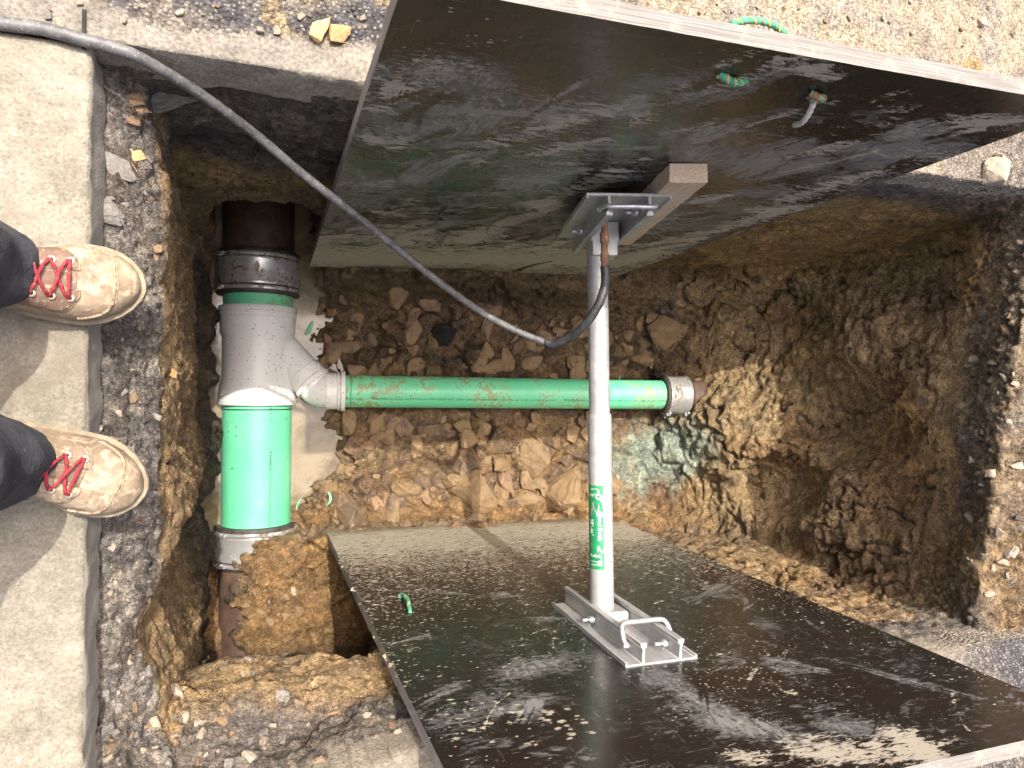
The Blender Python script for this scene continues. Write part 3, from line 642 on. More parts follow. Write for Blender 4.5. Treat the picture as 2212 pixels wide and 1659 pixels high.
kerb = grid_sheet('pavement', -1.5, -.2235, -1.6, .522, .007, kz, M['concrete'], skirt=.085, slope=.005); tag(kerb, kind='structure')
jn = MB(); jn.box((-.232, .545, -.028), (.005, .06, .07)); jb = jn.build('joint_strip', M['joint']); tag(jb, 'short black filler strip standing in the joint at the slab corner', 'joint strip')
def hole(x_, y_):
    xl_ = np.where(y_ < YN, -9, -9); inside = (y_ > ysx(x_)) & (y_ < YN+.004) & (x_ < 2.34)
    return inside | ((x_ < -.2335) & (y_ < YN))|((x_ < -.2335) & (y_ < YS+.0))
def roadmask(P):
    x_, y_ = P[:, 0], P[:, 1]; n1 = fbm(P, 9, 4, 81); n2 = fbm(P, 3, 3, 82)
    north = y_ > 0
    strip = np.where(north, sst(.610, .570, y_+.035*n1+.02*n2), sst(-.80, -.70, y_+.03*n1))*sst(2.2, 1.9, x_)
    strip = np.where(north, strip*sst(1.25, .9, x_), strip*sst(1.75, 1.6, x_))
    sand = np.where(north, sst(.62, .9, x_+.15*n2), 0)*sst(1.9, 1.7, x_-.9*(y_-.6))
    return strip, sand, n1, n2
def rz(P):
    strip, sand, n1, n2 = roadmask(P); f1_, f2_, id_, of_ = worley(P*np.array([60., 60., 1.])+.5, 15)
    g1_, g2_, gd_, _ = worley(P*np.array([24., 24., 1.])+.5, 19)
    asp = (1-strip)
    z_ = .004*n1*asp+asp*np.clip(.55-f1_, 0, 1)*.011*(id_[:, 0] > .2)*(1-.5*sand)+asp*np.clip(.42-g1_, 0, 1)*.03*(gd_[:, 0] > .72)*(1-.6*sand)
    z_ += .0015*fbm(P, 40, 2, 83)
    z_ = np.where((P[:, 0] > 1.2) & (P[:, 1] > 0) & (P[:, 1] < .7), z_-.0, z_)
    return z_
def rattr(P):
    strip, sand, n1, n2 = roadmask(P); c = np.tile(L(.075, .073, .078), (len(P), 1)).astype(float)
    def la(m, col):
        nonlocal c
        m = np.clip(m, 0, 1)[:, None]; c = c*(1-m)+np.asarray(col)*m
    la(sst(.02, .35, n1)*.85, L(.17, .145, .115)); la(sst(.22, .4, fbm(P, 22, 3, 84)), L(.24, .18, .10))
    la(sand, L(.29, .235, .165)); la(sand*sst(.05, .3, n1), L(.24, .205, .165)); la(strip, L(.235, .205, .165)); la(strip*sst(.05, .4, n2), L(.20, .18, .15))
    la(sst(1.45, 1.6, P[:, 0])*sst(-.1, .3, n2+.1)*(1-strip)*(P[:, 1] > 0), L(.16, .135, .11))
    la(sst(1.9, 1.6, P[:, 0])*(P[:, 1] < 0)*.8, L(.19, .16, .125))
    la(sst(-.006, -.02, P[:, 2])*0, L(.19, .16, .13))
    spot = np.exp(-(((P[:, 0]-1.72)/.045)**2+((P[:, 1]-.80)/.05)**2)); la(sst(.3, .5, spot+.15*n1), L(.30, .19, .085))
    la(sst(-.005, -.02, P[:, 2]), L(.34, .305, .25))
    la(sst(-.005, -.02, P[:, 2])*(P[:, 1] < 0)*.9, L(.27, .23, .175))
    return dict(Col=c, grit=np.clip(1-strip*.92-.35*sand, 0, 1))
road = grid_sheet('road', -1.5, 2.9, -1.5, 1.6, .007, rz, M['road'], hole=hole, skirt=.118, attrf=rattr); tag(road, kind='structure')
G = 14; far = [(-G, -G, 0), (G, -G, 0), (G, G, 0), (-G, G, 0), (-1.5, -1.5, 0), (2.9, -1.5, 0), (2.9, 1.6, 0), (-1.5, 1.6, 0)]
fo = np_mesh('ground', np.array(far, float)-np.array([0, 0, .002]), np.array([(0, 1, 5, 4), (1, 2, 6, 5), (2, 3, 7, 6), (3, 0, 4, 7)]), M['road'], attrs=dict(Col=np.tile(L(.30, .26, .21), (8, 1)), grit=np.full(8, .7)), smooth=False); tag(fo, kind='structure')
# ------------------------------------------------------------------ shield panels
def local_axes(x0, y0, lean, rot, yaw):
    ex = np.array([math.cos(rot)*math.cos(yaw), math.sin(yaw), math.sin(rot)]); ex /= np.linalg.norm(ex)
    ez = np.array([-math.sin(rot), lean, math.cos(rot)]); ez -= ex*(ex@ez); ez /= np.linalg.norm(ez)
    return np.array([x0, y0, 0.]), ex, np.cross(ez, ex), ez            # origin, width, normal (+y), height
class Panel:
    def __init__(s, prm, W, zt, zb, front):
        s.o, s.ex, s.ny, s.ez = local_axes(*prm); s.W, s.zt, s.zb, s.front = W, zt, zb, front
    def uv(s, px, py):
        d_ = U(px, py, Z=0)-CP; t = ((s.o-CP)@s.ny)/(d_@s.ny); p = CP+d_*t-s.o; return p@s.ex, p@s.ez
    def pt(s, a, b, n=0): return s.o+s.ex*a+s.ez*b-s.ny*s.front*n       # n: metres out of the face towards the trench
def tube_obj(name, path, rad, mat, parent=None, n=10, sm=True):
    return MB().tube(path, rad, n).build(name, mat, parent, sm)
def make_panel(P, name, label, mat, paint, thick=.027, h=.0036):
    root = empty(name, tuple(P.pt(0, P.zb)), label, 'plywood panel')
    na = int(P.W/h)+1; nb = int((P.zt-P.zb)/h)+1; a = np.linspace(-P.W/2, P.W/2, na); b = np.linspace(P.zb, P.zt, nb)
    A, B = np.meshgrid(a, b, indexing='ij'); A = A.ravel(); B = B.ravel()
    bow = .004*np.cos(B*1.7)*np.cos(A*2.2)
    Vp = P.o+A[:, None]*P.ex+B[:, None]*P.ez-P.ny*P.front*bow[:, None]
    I = np.arange(na*nb).reshape(na, nb); Qd = np.stack([I[:-1, :-1], I[1:, :-1], I[1:, 1:], I[:-1, 1:]], -1).reshape(-1, 4)
    if P.front < 0: Qd = Qd[:, ::-1]
    D = paint(A, B)
    # object space aligned with the panel so the texture runs with it
    Lm = np.stack([A, -bow*0, B], 1)
    f = np_mesh('face', np.stack([A, -P.front*bow, B], 1), Qd, mat, None, D)
    Mx = Matrix(((P.ex[0], P.ny[0], P.ez[0], P.o[0]), (P.ex[1], P.ny[1], P.ez[1], P.o[1]), (P.ex[2], P.ny[2], P.ez[2], P.o[2]), (0, 0, 0, 1)))
    f.parent = root; bpy.context.view_layer.update(); f.matrix_parent_inverse = root.matrix_world.inverted(); f.matrix_world = Mx
    c = MB(); yy = thick/2+.006
    # body behind the face: a rim of plywood edges and a back
    hw = P.W/2; n_ = 60; rng_ = random.Random(4); ring = []
    for k in range(n_): ring.append((-hw+P.W*k/n_, P.zb))
    for k in range(n_): ring.append((hw, P.zb+(P.zt-P.zb)*k/n_))
    for k in range(n_): ring.append((hw-P.W*k/n_, P.zt))
    for k in range(n_): ring.append((-hw, P.zt-(P.zt-P.zb)*k/n_))
    VV = []
    for (q, r_) in ring:
        j = rng_.uniform(-.0007, .0007); bw_ = .004*math.cos(r_*1.7)*math.cos(q*2.2)
        for t_ in (0, .25, .5, .75, 1): VV.append((q*(1+j), P.front*(-bw_+thick*t_), r_+j*.7))
    m_ = len(ring); FF = [(5*i+t, 5*((i+1) % m_)+t, 5*((i+1) % m_)+t+1, 5*i+t+1) for i in range(m_) for t in range(4)]+[tuple(5*i+4 for i in range(m_))]
    e = mesh_obj('plywood_edge', VV, FF, M['edge'], None, False)
    e.parent = root; bpy.context.view_layer.update(); e.matrix_parent_inverse = root.matrix_world.inverted(); e.matrix_world = Mx
    return root
UPP = Panel((.788, .477, .022, .028, .019), 1.2066, .45, -1.393, 1)
LOP = Panel((.903, -.597, -.029, .001, -.013), 1.2066, .412, -1.60, -1)
def blob(P, A, B, pts):
    r_ = np.zeros(len(A))
    for (px, py, qx, qy, wd, st) in pts:       # a stroke from (px,py) to (qx,qy), wd metres wide
        a0, b0 = P.uv(px, py); a1, b1 = P.uv(qx, qy); da, db = a1-a0, b1-b0; l2 = da*da+db*db+1e-9
        t = np.clip(((A-a0)*da+(B-b0)*db)/l2, 0, 1); d_ = np.hypot(A-a0-da*t, B-b0-db*t)
        r_ = np.maximum(r_, st*np.exp(-(d_/wd)**2))
    return r_
def strokes(P, A, B, n, seed, ra, rb, ln, wd, ang, spr, st=(.3, .6)):
    rg = random.Random(seed); out = np.zeros(len(A))
    for k in range(n):
        a0, b0 = rg.uniform(*ra), rg.uniform(*rb); an = rg.gauss(ang, spr); L_ = rg.uniform(*ln); W__ = rg.uniform(*wd); s_ = rg.uniform(*st); cv = rg.uniform(-1, 1)*.8
        ca, sa = math.cos(an), math.sin(an); R_ = L_+W__
        m_ = (np.abs(A-a0) < R_) & (np.abs(B-b0) < R_)
        if not m_.any(): continue
        u = (A[m_]-a0)*ca+(B[m_]-b0)*sa; v = -(A[m_]-a0)*sa+(B[m_]-b0)*ca; v = v+cv*u*u/L_*.6
        env = sst(1, .75, np.abs(u)/L_*2)*sst(1, .6, np.abs(v)/W__*2*(1+.4*np.sin(u*30+k)))
        str_ = fbm(np.stack([u*9+k*3, v*230, np.full(len(u), k*1.7)], 1), 1, 2, seed)
        out[m_] = np.maximum(out[m_], s_*env*np.clip(.62+1.1*str_+.5*(u/L_), 0, 1))
    return out
def paint_up(A, B):
    T = np.stack([A, B, 0*A], 1); n1 = fbm(T, 6, 4, 101); n2 = fbm(T, 2.5, 2, 102)
    tan = .02+.34*sst(-.45, -1.15, B+.10*n1)+.14*n2+.10*n1
    tan += blob(UPP, A, B, [(1000, 520, 1330, 375, .05, .34), (720, 560, 1250, 560, .12, .25), (1330, 570, 1700, 450, .05, .34), (1700, 430, 1960, 345, .045, .36),
        (1580, 130, 1690, 125, .05, .42), (1500, 175, 1600, 165, .05, .38), (1760, 140, 1780, 120, .03, .3), (800, 300, 860, 310, .035, .45), (905, 125, 1000, 140, .04, .40), (1060, 310, 1260, 250, .03, .32), (1950, 290, 2060, 240, .03, .3),
        (1160, 330, 1300, 300, .03, .3), (1380, 260, 1420, 230, .03, .32), (770, 130, 860, 190, .05, .22), (1000, 330, 1020, 350, .03, .35), (2050, 250, 2110, 270, .04, .3)])
    tan += strokes(UPP, A, B, 46, 11, (-.6, .6), (-1.2, .2), (.06, .26), (.015, .06), .75, .35, (.25, .55))
    tan += strokes(UPP, A, B, 40, 12, (-.6, .6), (-1.25, -.5), (.05, .20), (.01, .04), .35, .5, (.25, .5))
    tan += strokes(UPP, A, B, 14, 13, (-.05, .6), (.12, .42), (.05, .16), (.02, .05), .5, .5, (.35, .6))
    tan -= strokes(UPP, A, B, 40, 14, (-.6, .6), (-1.2, .4), (.06, .3), (.006, .03), .9, .6, (.4, .7))
    tan -= blob(UPP, A, B, [(900, 60, 1500, 120, .10, .35), (1250, 430, 1400, 440, .05, .5), (1450, 300, 1650, 200, .08, .25), (2100, 200, 2000, 180, .1, .3), (1550, 400, 2000, 340, .03, .4), (960, 120, 1020, 170, .012, .5), (745, 300, 700, 500, .05, .18)])  # mud cleared beside the strut foot also paints in its shade
    gry = -.08+.34*n1+.24*sst(.38, .05, B)*sst(-1.2, -.6, B)  # grey raised over the middle of the face, painting in reflected sky
    gry += blob(UPP, A, B, [(1640, 340, 1760, 300, .06, .5), (1840, 260, 2000, 290, .06, .5), (1760, 300, 1960, 330, .05, .42), (950, 150, 1050, 170, .06, .42), (900, 280, 1000, 260, .08, .3), (1560, 200, 1700, 150, .05, .35), (1400, 180, 1500, 170, .05, .25), (1500, 330, 1750, 360, .05, .35)])
    gry += strokes(UPP, A, B, 60, 15, (-.6, .6), (-1.2, .33), (.08, .3), (.02, .09), .8, .5, (.25, .6))
    gry -= strokes(UPP, A, B, 50, 16, (-.6, .6), (-1.2, .4), (.06, .35), (.008, .05), .9, .7, (.4, .8))
    gry -= blob(UPP, A, B, [(900, 50, 1500, 100, .09, .5), (1660, 260, 1860, 290, .035, .7), (1800, 250, 1830, 300, .04, .55), (1500, 250, 1700, 180, .05, .4), (2150, 230, 1950, 200, .06, .5)])
    wet = sst(-1.29, -1.37, B+.03*n1)*sst(-.5, -.35, A)*.9
    return dict(tan=tan-.55*wet*0, gray=gry, speck=np.clip(-.06+.28*n1, -.1, .2), wet=wet, pale=sst(.1, .3, B)*.8)
def paint_lo(A, B):
    T = np.stack([A, B, 0*A], 1); n1 = fbm(T, 6, 4, 111); n2 = fbm(T, 2.5, 2, 112)
    tan = -.16+.56*sst(-.70, -1.30, B+.06*n1)+.05*n2
    tan += blob(LOP, A, B, [(1620, 1640, 1950, 1625, .045, .62), (1960, 1600, 2040, 1655, .05, .7), (1650, 1610, 1800, 1600, .025, .45), (1700, 1500, 1712, 1500, .015, .5), (1560, 1562, 1590, 1566, .02, .5)])
    tan += strokes(LOP, A, B, 26, 23, (-.6, .6), (-.6, .4), (.05, .28), (.004, .014), -.6, .5, (.25, .5))
    tan -= blob(LOP, A, B, [(1560, 1560, 1700, 1655, .035, .3)])
    gry = -.16+.22*n1+strokes(LOP, A, B, 30, 21, (-.6, .6), (-.7, .4), (.06, .3), (.01, .06), -.5, .6, (.25, .55))-strokes(LOP, A, B, 20, 22, (-.6, .6), (-.9, .4), (.1, .4), (.006, .03), -.9, .3, (.3, .6))
    gry += blob(LOP, A, B, [(1430, 1470, 1580, 1560, .05, .5), (1560, 1560, 1750, 1610, .05, .55), (1100, 1460, 1250, 1420, .05, .42), (1080, 1540, 1180, 1510, .03, .5), (960, 1560, 1130, 1500, .05, .30), (1780, 1570, 1950, 1590, .03, .4)])
    # dabs left by a gloved hand
    rg = random.Random(8); dab = np.zeros(len(A))
    for k in range(46):
        px = rg.gauss(1085, 62); py = rg.gauss(1555, 24)
        if rg.random() < .3: px, py = rg.gauss(1250, 40), rg.gauss(1565, 20)
        a0, b0 = LOP.uv(px, py); s_ = rg.uniform(.0035, .008); dab = np.maximum(dab, np.exp(-(((A-a0)/s_/1.3)**2+((B-b0)/s_)**2)**2))
    spk = .03+.40*sst(-.25, -.95, B)+.14*sst(-.65, -1.1, B)+.05*n1+.07*sst(.2, -.3, B)
    wet = sst(-1.40, -1.50, B+.05*n1)*.8
    return dict(tan=tan+dab*.55, gray=gry, speck=spk, wet=wet, pale=np.clip(sst(-.1, .15, B), 0, 1))
pu = make_panel(UPP, 'plywood_shield', 'dark muddy plywood shield panel lining the far trench side, behind the wooden block', M['panel_up'], paint_up)
pl_ = make_panel(LOP, 'plywood_shield', 'dark plywood shield panel speckled with mud on the near trench side, under the strut foot', M['panel_lo'], paint_lo)
# rope handles threaded through the panels
def rope(name, pts, rad, mat, parent, fleck=None):
    p = spline(pts, 10); o = MB(); rr = [rad*(1+.12*math.sin(i*1.7)) for i in range(len(p))]; o.tube(p, rr, 10)
    ob = o.build(name, mat, parent, True)
    if fleck:
        for ph, mt in fleck:
            q = MB(); T = []
            for i, c in enumerate(p):
                t = p[min(i+1, len(p)-1)]-p[max(i-1, 0)]; t /= np.linalg.norm(t)+1e-9; u_ = np.cross(t, [.3, .2, 1]); u_ /= np.linalg.norm(u_); w_ = np.cross(t, u_)
                T.append(c+(u_*math.cos(i*.75+ph)+w_*math.sin(i*.75+ph))*rad*.72)
            q.tube(T, rad*.42, 6); q.build('rope_strand', mt, ob, True)
    return ob
a1, b1 = UPP.uv(1576, 160); a2, b2 = UPP.uv(1762, 196); t_ = UPP.zt
rope('rope_handle', [UPP.pt(a1-.02, b1, .002), UPP.pt(a1, b1, .010), UPP.pt(a1+.014, b1-.003, .010), UPP.pt(a1+.035, b1-.008, .003)], .0062, M['rope'], pu, [(0, M['tape'])])
rope('rope_knot', [UPP.pt(a2-.012, b2, .006), UPP.pt(a2, b2+.006, .014), UPP.pt(a2+.014, b2, .011), UPP.pt(a2+.004, b2-.007, .012), UPP.pt(a2-.008, b2, .012)], .0062, M['ropered'], pu)
a3, b3 = UPP.uv(1716, 250)
cord_ = rope('rope_end', [UPP.pt(a2, b2, .012), UPP.pt((a2*2+a3)/3, (b2*2+b3)/3, .024), UPP.pt((a2+2*a3)/3, (b2+2*b3)/3, .026), UPP.pt(a3, b3, .016)], .0048, M['cord'], pu)
lp = [U(1572, 76, Z=.34)]+[U(q_[0], q_[1]-13, Z=.40) for q_ in ((1580, 66), (1612, 57), (1650, 60), (1682, 74), (1700, 92))]+[U(1708, 98, Z=.34)]
rope('rope_loop', lp, .0052, M['rope'], pu, [(0, M['tape']), (3, M['ropered'])])
a4, b4 = LOP.uv(868, 1292); a5, b5 = LOP.uv(886, 1325)
rope('rope_handle', [LOP.pt(a4-.008, b4+.0, .002), LOP.pt(a4, b4, .010), LOP.pt((a4+a5)/2+.004, (b4+b5)/2, .016), LOP.pt(a5, b5, .002)], .0052, M['rope'], pl_, [(0, M['tape'])])
# splinters and mud lumps along the left edge of the lower panel are its own edge mud
q = MB(); rg = random.Random(3)
for k in range(26):
    t = rg.random(); b_ = -1.35+1.2*t; p_ = LOP.pt(-LOP.W/2+rg.uniform(-.004, .004), b_, rg.uniform(-.012, .002)); s_ = rg.uniform(.003, .008)
    q.add([p_+np.array([rg.uniform(-1, 1), rg.uniform(-1, 1), rg.uniform(-1.6, 1.6)])*s_ for _ in range(6)], [(0, 1, 2), (0, 2, 3), (0, 3, 4), (1, 2, 5), (2, 3, 5), (3, 4, 5), (0, 1, 4), (1, 4, 5)])
tag(q.build('mud_crumbs', M['rock_pale'], pl_), kind='stuff')

# ------------------------------------------------------------------ timber packer and hydraulic strut
def dirn(a, b): v = np.array(b, float)-np.array(a, float); return v/np.linalg.norm(v)
a0, b0 = UPP.uv(1487, 348); tw = R(13.5)
el = UPP.ez*math.cos(tw)-UPP.ex*math.sin(tw); ew = UPP.ex*math.cos(tw)+UPP.ez*math.sin(tw); en = -UPP.ny
top = UPP.pt(a0, b0+.0, 0)
wood = MB(); rgw = random.Random(2); nL = 24; VV = []
for i in range(nL+1):
    c = top-el*(.60*i/nL)+en*.0245; 
    for (s1_, s2_) in ((-1, -1), (-1, -.8), (-1, .8), (-1, 1), (-.85, 1.08), (.85, 1.08), (1, 1), (1, -1)):
        j = rgw.uniform(-.0008, .0008); VV.append(c+ew*(.041*s1_*(.97 if abs(s2_) > 1 else 1)+j)+en*(.0195*min(s2_, 1)+(.001 if s2_ > 1 else 0)+j))
FF = [(8*i+k, 8*i+(k+1) % 8, 8*(i+1)+(k+1) % 8, 8*(i+1)+k) for i in range(nL) for k in range(8)]+[tuple(range(7, -1, -1)), tuple(8*nL+k for k in range(8))]
wb = mesh_obj('timber_packer', VV, FF, M['wood'], None, False); auto(wb, 25); wb.data.polygons.foreach_set('use_smooth', [False]*len(wb.data.polygons))
tag(wb, 'short raw timber block wedged behind the upper foot of the strut', 'wood block')

strut = empty('trench_strut', (.80, -.1, -.26), 'silver hydraulic trench strut with a peeling green sticker, spanning between the two panels', 'strut')
A_lo = U(1301, 1342, Y=-.580); A_hi = U(1290, 518, Y=.382); ad = dirn(A_lo, A_hi)
def foot(origin, el, ew, en, Lr, Wr, name):
    """aluminium rail: origin = centre of its back face; el length, ew width, en out of the panel"""
    hw = Wr/2; t = .007
    prof = [(-hw, 0), (-hw, .013), (-hw+.005, .013), (-hw+.006, t)]
    for s_ in (-1, 1):
        c = s_*.046
        prof += [(c-.0035, t), (c-.0035, .038), (c-.008, .042), (c-.008, .051), (c+.008, .051), (c+.008, .042), (c+.0035, .038), (c+.0035, t)] if s_ < 0 else \
                [(c-.0035, t), (c-.0035, .038), (c-.008, .042), (c-.008, .051), (c+.008, .051), (c+.008, .042), (c+.0035, .038), (c+.0035, t)]
    prof += [(hw-.006, t), (hw-.005, .013), (hw, .013), (hw, 0)]
    r_ = MB(); r_.prism(prof, origin-el*Lr/2, ew, en, el, Lr); rail = auto(r_.build(name, M['alu'], strut), 25)
    b_ = rail.modifiers.new('b', 'BEVEL'); b_.width = .0012; b_.segments = 1; b_.limit_method = 'ANGLE'
    return rail
# upper foot
co_u = [U(1272, 416, Y=.428), U(1446, 429, Y=.428)]; bo_u = [U(1190, 505, Y=.428), U(1325, 520, Y=.428)]
elu = el; ewu = ew; enu = en
tc = (co_u[0]+co_u[1])/2; org_u = tc-elu*.205; org_u = org_u+enu*(((wb_y := (top+en*.0405)-org_u)@enu))
rail_u = foot(org_u, elu, ewu, enu, .41, .195, 'rail')
# lower foot
tl = R(1.5); ell = LOP.ez*math.cos(tl)-LOP.ex*math.sin(tl); ewl = LOP.ex*math.cos(tl)+LOP.ez*math.sin(tl); enl = LOP.ny
ta, tb = LOP.uv(1434, 1436); org_l = LOP.pt(ta, tb, .001)-ell*.205-ewl*.004
rail_l = foot(org_l, ell, ewl, enl, .41, .178, 'rail')
def rodloop(o, el, ew, en, s, hgt, lean, rail):
    p = [o+el*s-ew*.066+en*.026, o+el*s-ew*.052+en*.026, o+el*(s+.012*lean)-ew*.058+en*.030, o+el*(s+.03*lean)-ew*.060+en*(.03+hgt*.5), o+el*(s+.055*lean)-ew*.056+en*(.03+hgt), o+el*(s+.066*lean)-ew*.044+en*(.034+hgt),
         o+el*(s+.068*lean)+en*(.034+hgt), o+el*(s+.066*lean)+ew*.044+en*(.034+hgt), o+el*(s+.055*lean)+ew*.056+en*(.03+hgt), o+el*(s+.03*lean)+ew*.060+en*(.03+hgt*.5), o+el*(s+.012*lean)+ew*.058+en*.030, o+el*s+ew*.052+en*.026, o+el*s+ew*.04+en*.026]
    return MB().tube(spline(p, 6), .0058, 10).build('handle', M['zinc'], rail, True)
rodloop(org_u, elu, ewu, enu, .165, .002, .9, rail_u)
rodloop(org_l, ell, ewl, enl, .150, .030, -.5, rail_l)
def pin(o, d, e2, rail, L_=.030):
    m = MB(); m.tube([o-d*.004, o+d*.010], .0085, 12); m.tube([o+d*.010, o+d*.010+d*(L_-.01)], .0045, 10)
    m.tube([o+d*.016+(e2*math.cos(t)+np.cross(d, e2)*math.sin(t))*.010+e2*.006 for t in np.linspace(0, 5.6, 14)], .0011, 5)
    return m.build('pin', M['zinc'], rail, True)
pin(org_u-elu*.055-ewu*.0525+enu*.024, -ewu, elu, rail_u); pin(org_u+elu*.13+ewu*.0405+enu*.024, -ewu, elu, rail_u)
pin(org_l-ell*.025-ewl*.0525+enl*.024, -ewl, ell, rail_l); pin(org_l+ell*.155+ewl*.0405+enl*.024, -ewl, ell, rail_l)
# blocks between the ribs
m = MB(); pr = [(-.040, .008), (.040, .008), (.041, .052), (.036, .062), (.036, .095), (-.036, .095), (-.036, .062), (-.041, .052)]
ub_c = A_hi-ad*0; s_u = (ub_c-org_u)@elu; w_u = (ub_c-org_u)@ewu
print('block', s_u, w_u, (A_lo-org_l)@ell, (A_lo-org_l)@ewl, (A_hi-org_u)@enu); m.prism([(a*.9+w_u*.3, b) for a, b in pr], org_u+elu*(s_u-.036), ewu, enu, elu, .072); blk = auto(m.build('rail_block', M['alu'], strut), 25)
blk.modifiers.new('b', 'BEVEL').width = .002
lb_c = (A_lo-org_l)@ell
m = MB(); m.prism([(-.041, .008), (.041, .008), (.041, .034), (.034, .040), (-.034, .040), (-.041, .034)], org_l+ell*(lb_c-.036), ewl, enl, ell, .072); blk2 = auto(m.build('rail_block', M['alu'], strut), 25)
blk2.modifiers.new('b', 'BEVEL').width = .002
# cylinder
Ymid = U(1292, 897, Z=-.25)[1]; Amid = A_lo+ad*((Ymid-A_lo[1])/ad[1])
Lo_s = A_lo-ad*.022; Lh = A_hi+ad*.02
m = MB(); l1 = np.linalg.norm(Amid-Lo_s); m.lathe(Lo_s, Amid, [(0, .0), (0, .0298), (l1-.004, .0298), (l1, .0285), (l1, .0265)], 40); outer_c = auto(m.build('outer_cylinder', M['alu'], strut), 30)
m = MB(); l2 = np.linalg.norm(Lh-Amid); m.lathe(Amid-ad*.02, Lh, [(0, .0262), (l2+.02, .0262)], 40); auto(m.build('inner_cylinder', M['alu'], strut), 30)
# sticker with its print
def frame(axis, toward):
    t = np.array(toward, float); t -= axis*(t@axis); t /= np.linalg.norm(t); return t, np.cross(axis, t)
vd = CP-(A_lo+A_hi)/2; vt, vs = frame(ad, vd)                # vt: towards the viewer's side, vs = ad x vt (to the right or left)
if vs[0] < 0: vs = -vs
def cyl(p0, axis, vt, vs, r_, ang, t): return p0+axis*t+(vt*math.cos(ang)+vs*math.sin(ang))*r_
y_t = U(1290, 1058, Z=-.25)[1]; y_b = U(1290, 1245, Z=-.25)[1]
S0 = A_lo+ad*((y_b-A_lo[1])/ad[1]); SL = np.linalg.norm(ad*((y_t-y_b)/ad[1])); a_l, a_r = R(-82), R(14)
rg = random.Random(6); sv = []; sf = []; ns, nt = 22, 60
for i in range(ns+1):
    for j in range(nt+1):
        fr = fbm(np.array([[0., j*.9, i*2.]]), 1, 2, 5)[0]*.05*(i in (ns,))
        sv.append(cyl(S0, ad, vt, vs, .0303, a_l+(a_r-a_l)*i/ns+fr, SL*j/nt))
peel = fbm(np.array([[i*.32, j*.22, 0] for i in range(ns) for j in range(nt)]), 1, 3, 9)
for i in range(ns):
    for j in range(nt):
        if peel[i*nt+j] > .36: continue
        a = i*(nt+1)+j; sf.append((a, a+nt+1, a+nt+2, a+1))
stick = mesh_obj('sticker', sv, sf, M['sticker'], outer_c)
def text_verts(s, size):
    cu = bpy.data.curves.new('txt', 'FONT'); cu.body = s; cu.size = size; cu.resolution_u = 2
    o = bpy.data.objects.new('txt', cu); COL.objects.link(o); bpy.context.view_layer.update()
    dg = bpy.context.evaluated_depsgraph_get(); me = o.evaluated_get(dg).to_mesh()
    Vt = [(v.co.x, v.co.y) for v in me.vertices]; Ft = [tuple(p.vertices) for p in me.polygons]; o.evaluated_get(dg).to_mesh_clear()
    bpy.data.objects.remove(o); return Vt, Ft
def cyl_text(s, size, p0, axis, vt, vs, r_, ang0, t0, mode, mat, parent, sx=1., name='printed_text', wear=0):
    """mode: 'along' letters run along +axis with tops towards -vs ; 'down' along -axis, tops to +vs ; 'across' along +vs, tops +axis ; 'flip' along -vs, tops -axis; 'over' along +axis, tops towards +vs"""
    Vt, Ft = text_verts(s, size); out = []
    for (x_, y_) in Vt:
        x_ *= sx
        if mode == 'along': t, a = t0+x_, ang0-y_/r_
        elif mode == 'over': t, a = t0+x_, ang0+y_/r_
        elif mode == 'down': t, a = t0-x_, ang0+y_/r_
        elif mode == 'across': t, a = t0+y_, ang0+x_/r_
        else: t, a = t0-y_, ang0-x_/r_
        out.append(cyl(p0, axis, vt, vs, r_, a, t))
    if wear: rr_ = random.Random(1); Ft = [f_ for f_ in Ft if rr_.random() > wear]
    return mesh_obj(name, out, Ft, mat, parent, False)
r_s = .0307
cyl_text('United Rentals', .0145, S0, ad, vt, vs, r_s, R(-14), SL*.665, 'down', M['wht'], stick, .78)
cyl_text('28"-46"', .0175, S0, ad, vt, vs, r_s, R(-60), SL*.60, 'down', M['wht'], stick, .8)
cyl_text('Rentals', .0120, S0, ad, vt, vs, r_s, R(-58), SL*.145, 'across', M['wht'], stick, .9)
cyl_text('EQUIPMENT SPECIALIST', .0048, S0, ad, vt, vs, r_s, R(-62), SL*.085, 'across', M['wht'], stick, .72)
cyl_text('1-800-UR-RENTS', .0058, S0, ad, vt, vs, r_s, R(-60), SL*.045, 'across', M['wht'], stick, .8)
cyl_text('United', .0125, S0, ad, vt, vs, r_s, R(-22), SL*.90, 'flip', M['wht'], stick, .9)
cyl_text('TOLL FREE', .0055, S0, ad, vt, vs, r_s, R(-8), SL*.965, 'flip', M['wht'], stick, .9)
for (t_, a_) in ((.865, -9), (.655, -6)):
    v_ = []; f_ = []
    for k in range(24):
        an = 2*math.pi*k/24
        for rr_ in (.008, .0032*(1+.5*abs(math.cos(an)))): v_.append(cyl(S0, ad, vt, vs, r_s, R(a_)+rr_*math.cos(an)/r_s, SL*t_+rr_*math.sin(an)*.9))
    f_ = [(2*k, 2*((k+1) % 24), 2*((k+1) % 24)+1, 2*k+1) for k in range(24)]; mesh_obj('emblem', v_, f_, M['wht'], stick, False)
# hydraulic inlet on the upper block
e_ = U(1307, 490, Y=.335); m = MB(); fx = U(1306, 503, Z=-.245); f0 = U(1306, 578, Z=-.235)
fd = dirn(fx, f0); Lf = np.linalg.norm(f0-fx)
m.lathe(fx-fd*.035, f0, [(0, 0), (0, .008), (.035, .008), (.036, .0115), (.058, .0115), (.06, .009), (.085, .0085), (.086, .010), (.105, .010), (.107, .0085), (.035+Lf, .0085), (.035+Lf, 0)], 14)
auto(m.build('inlet_fitting', M['rust'], strut), 30)

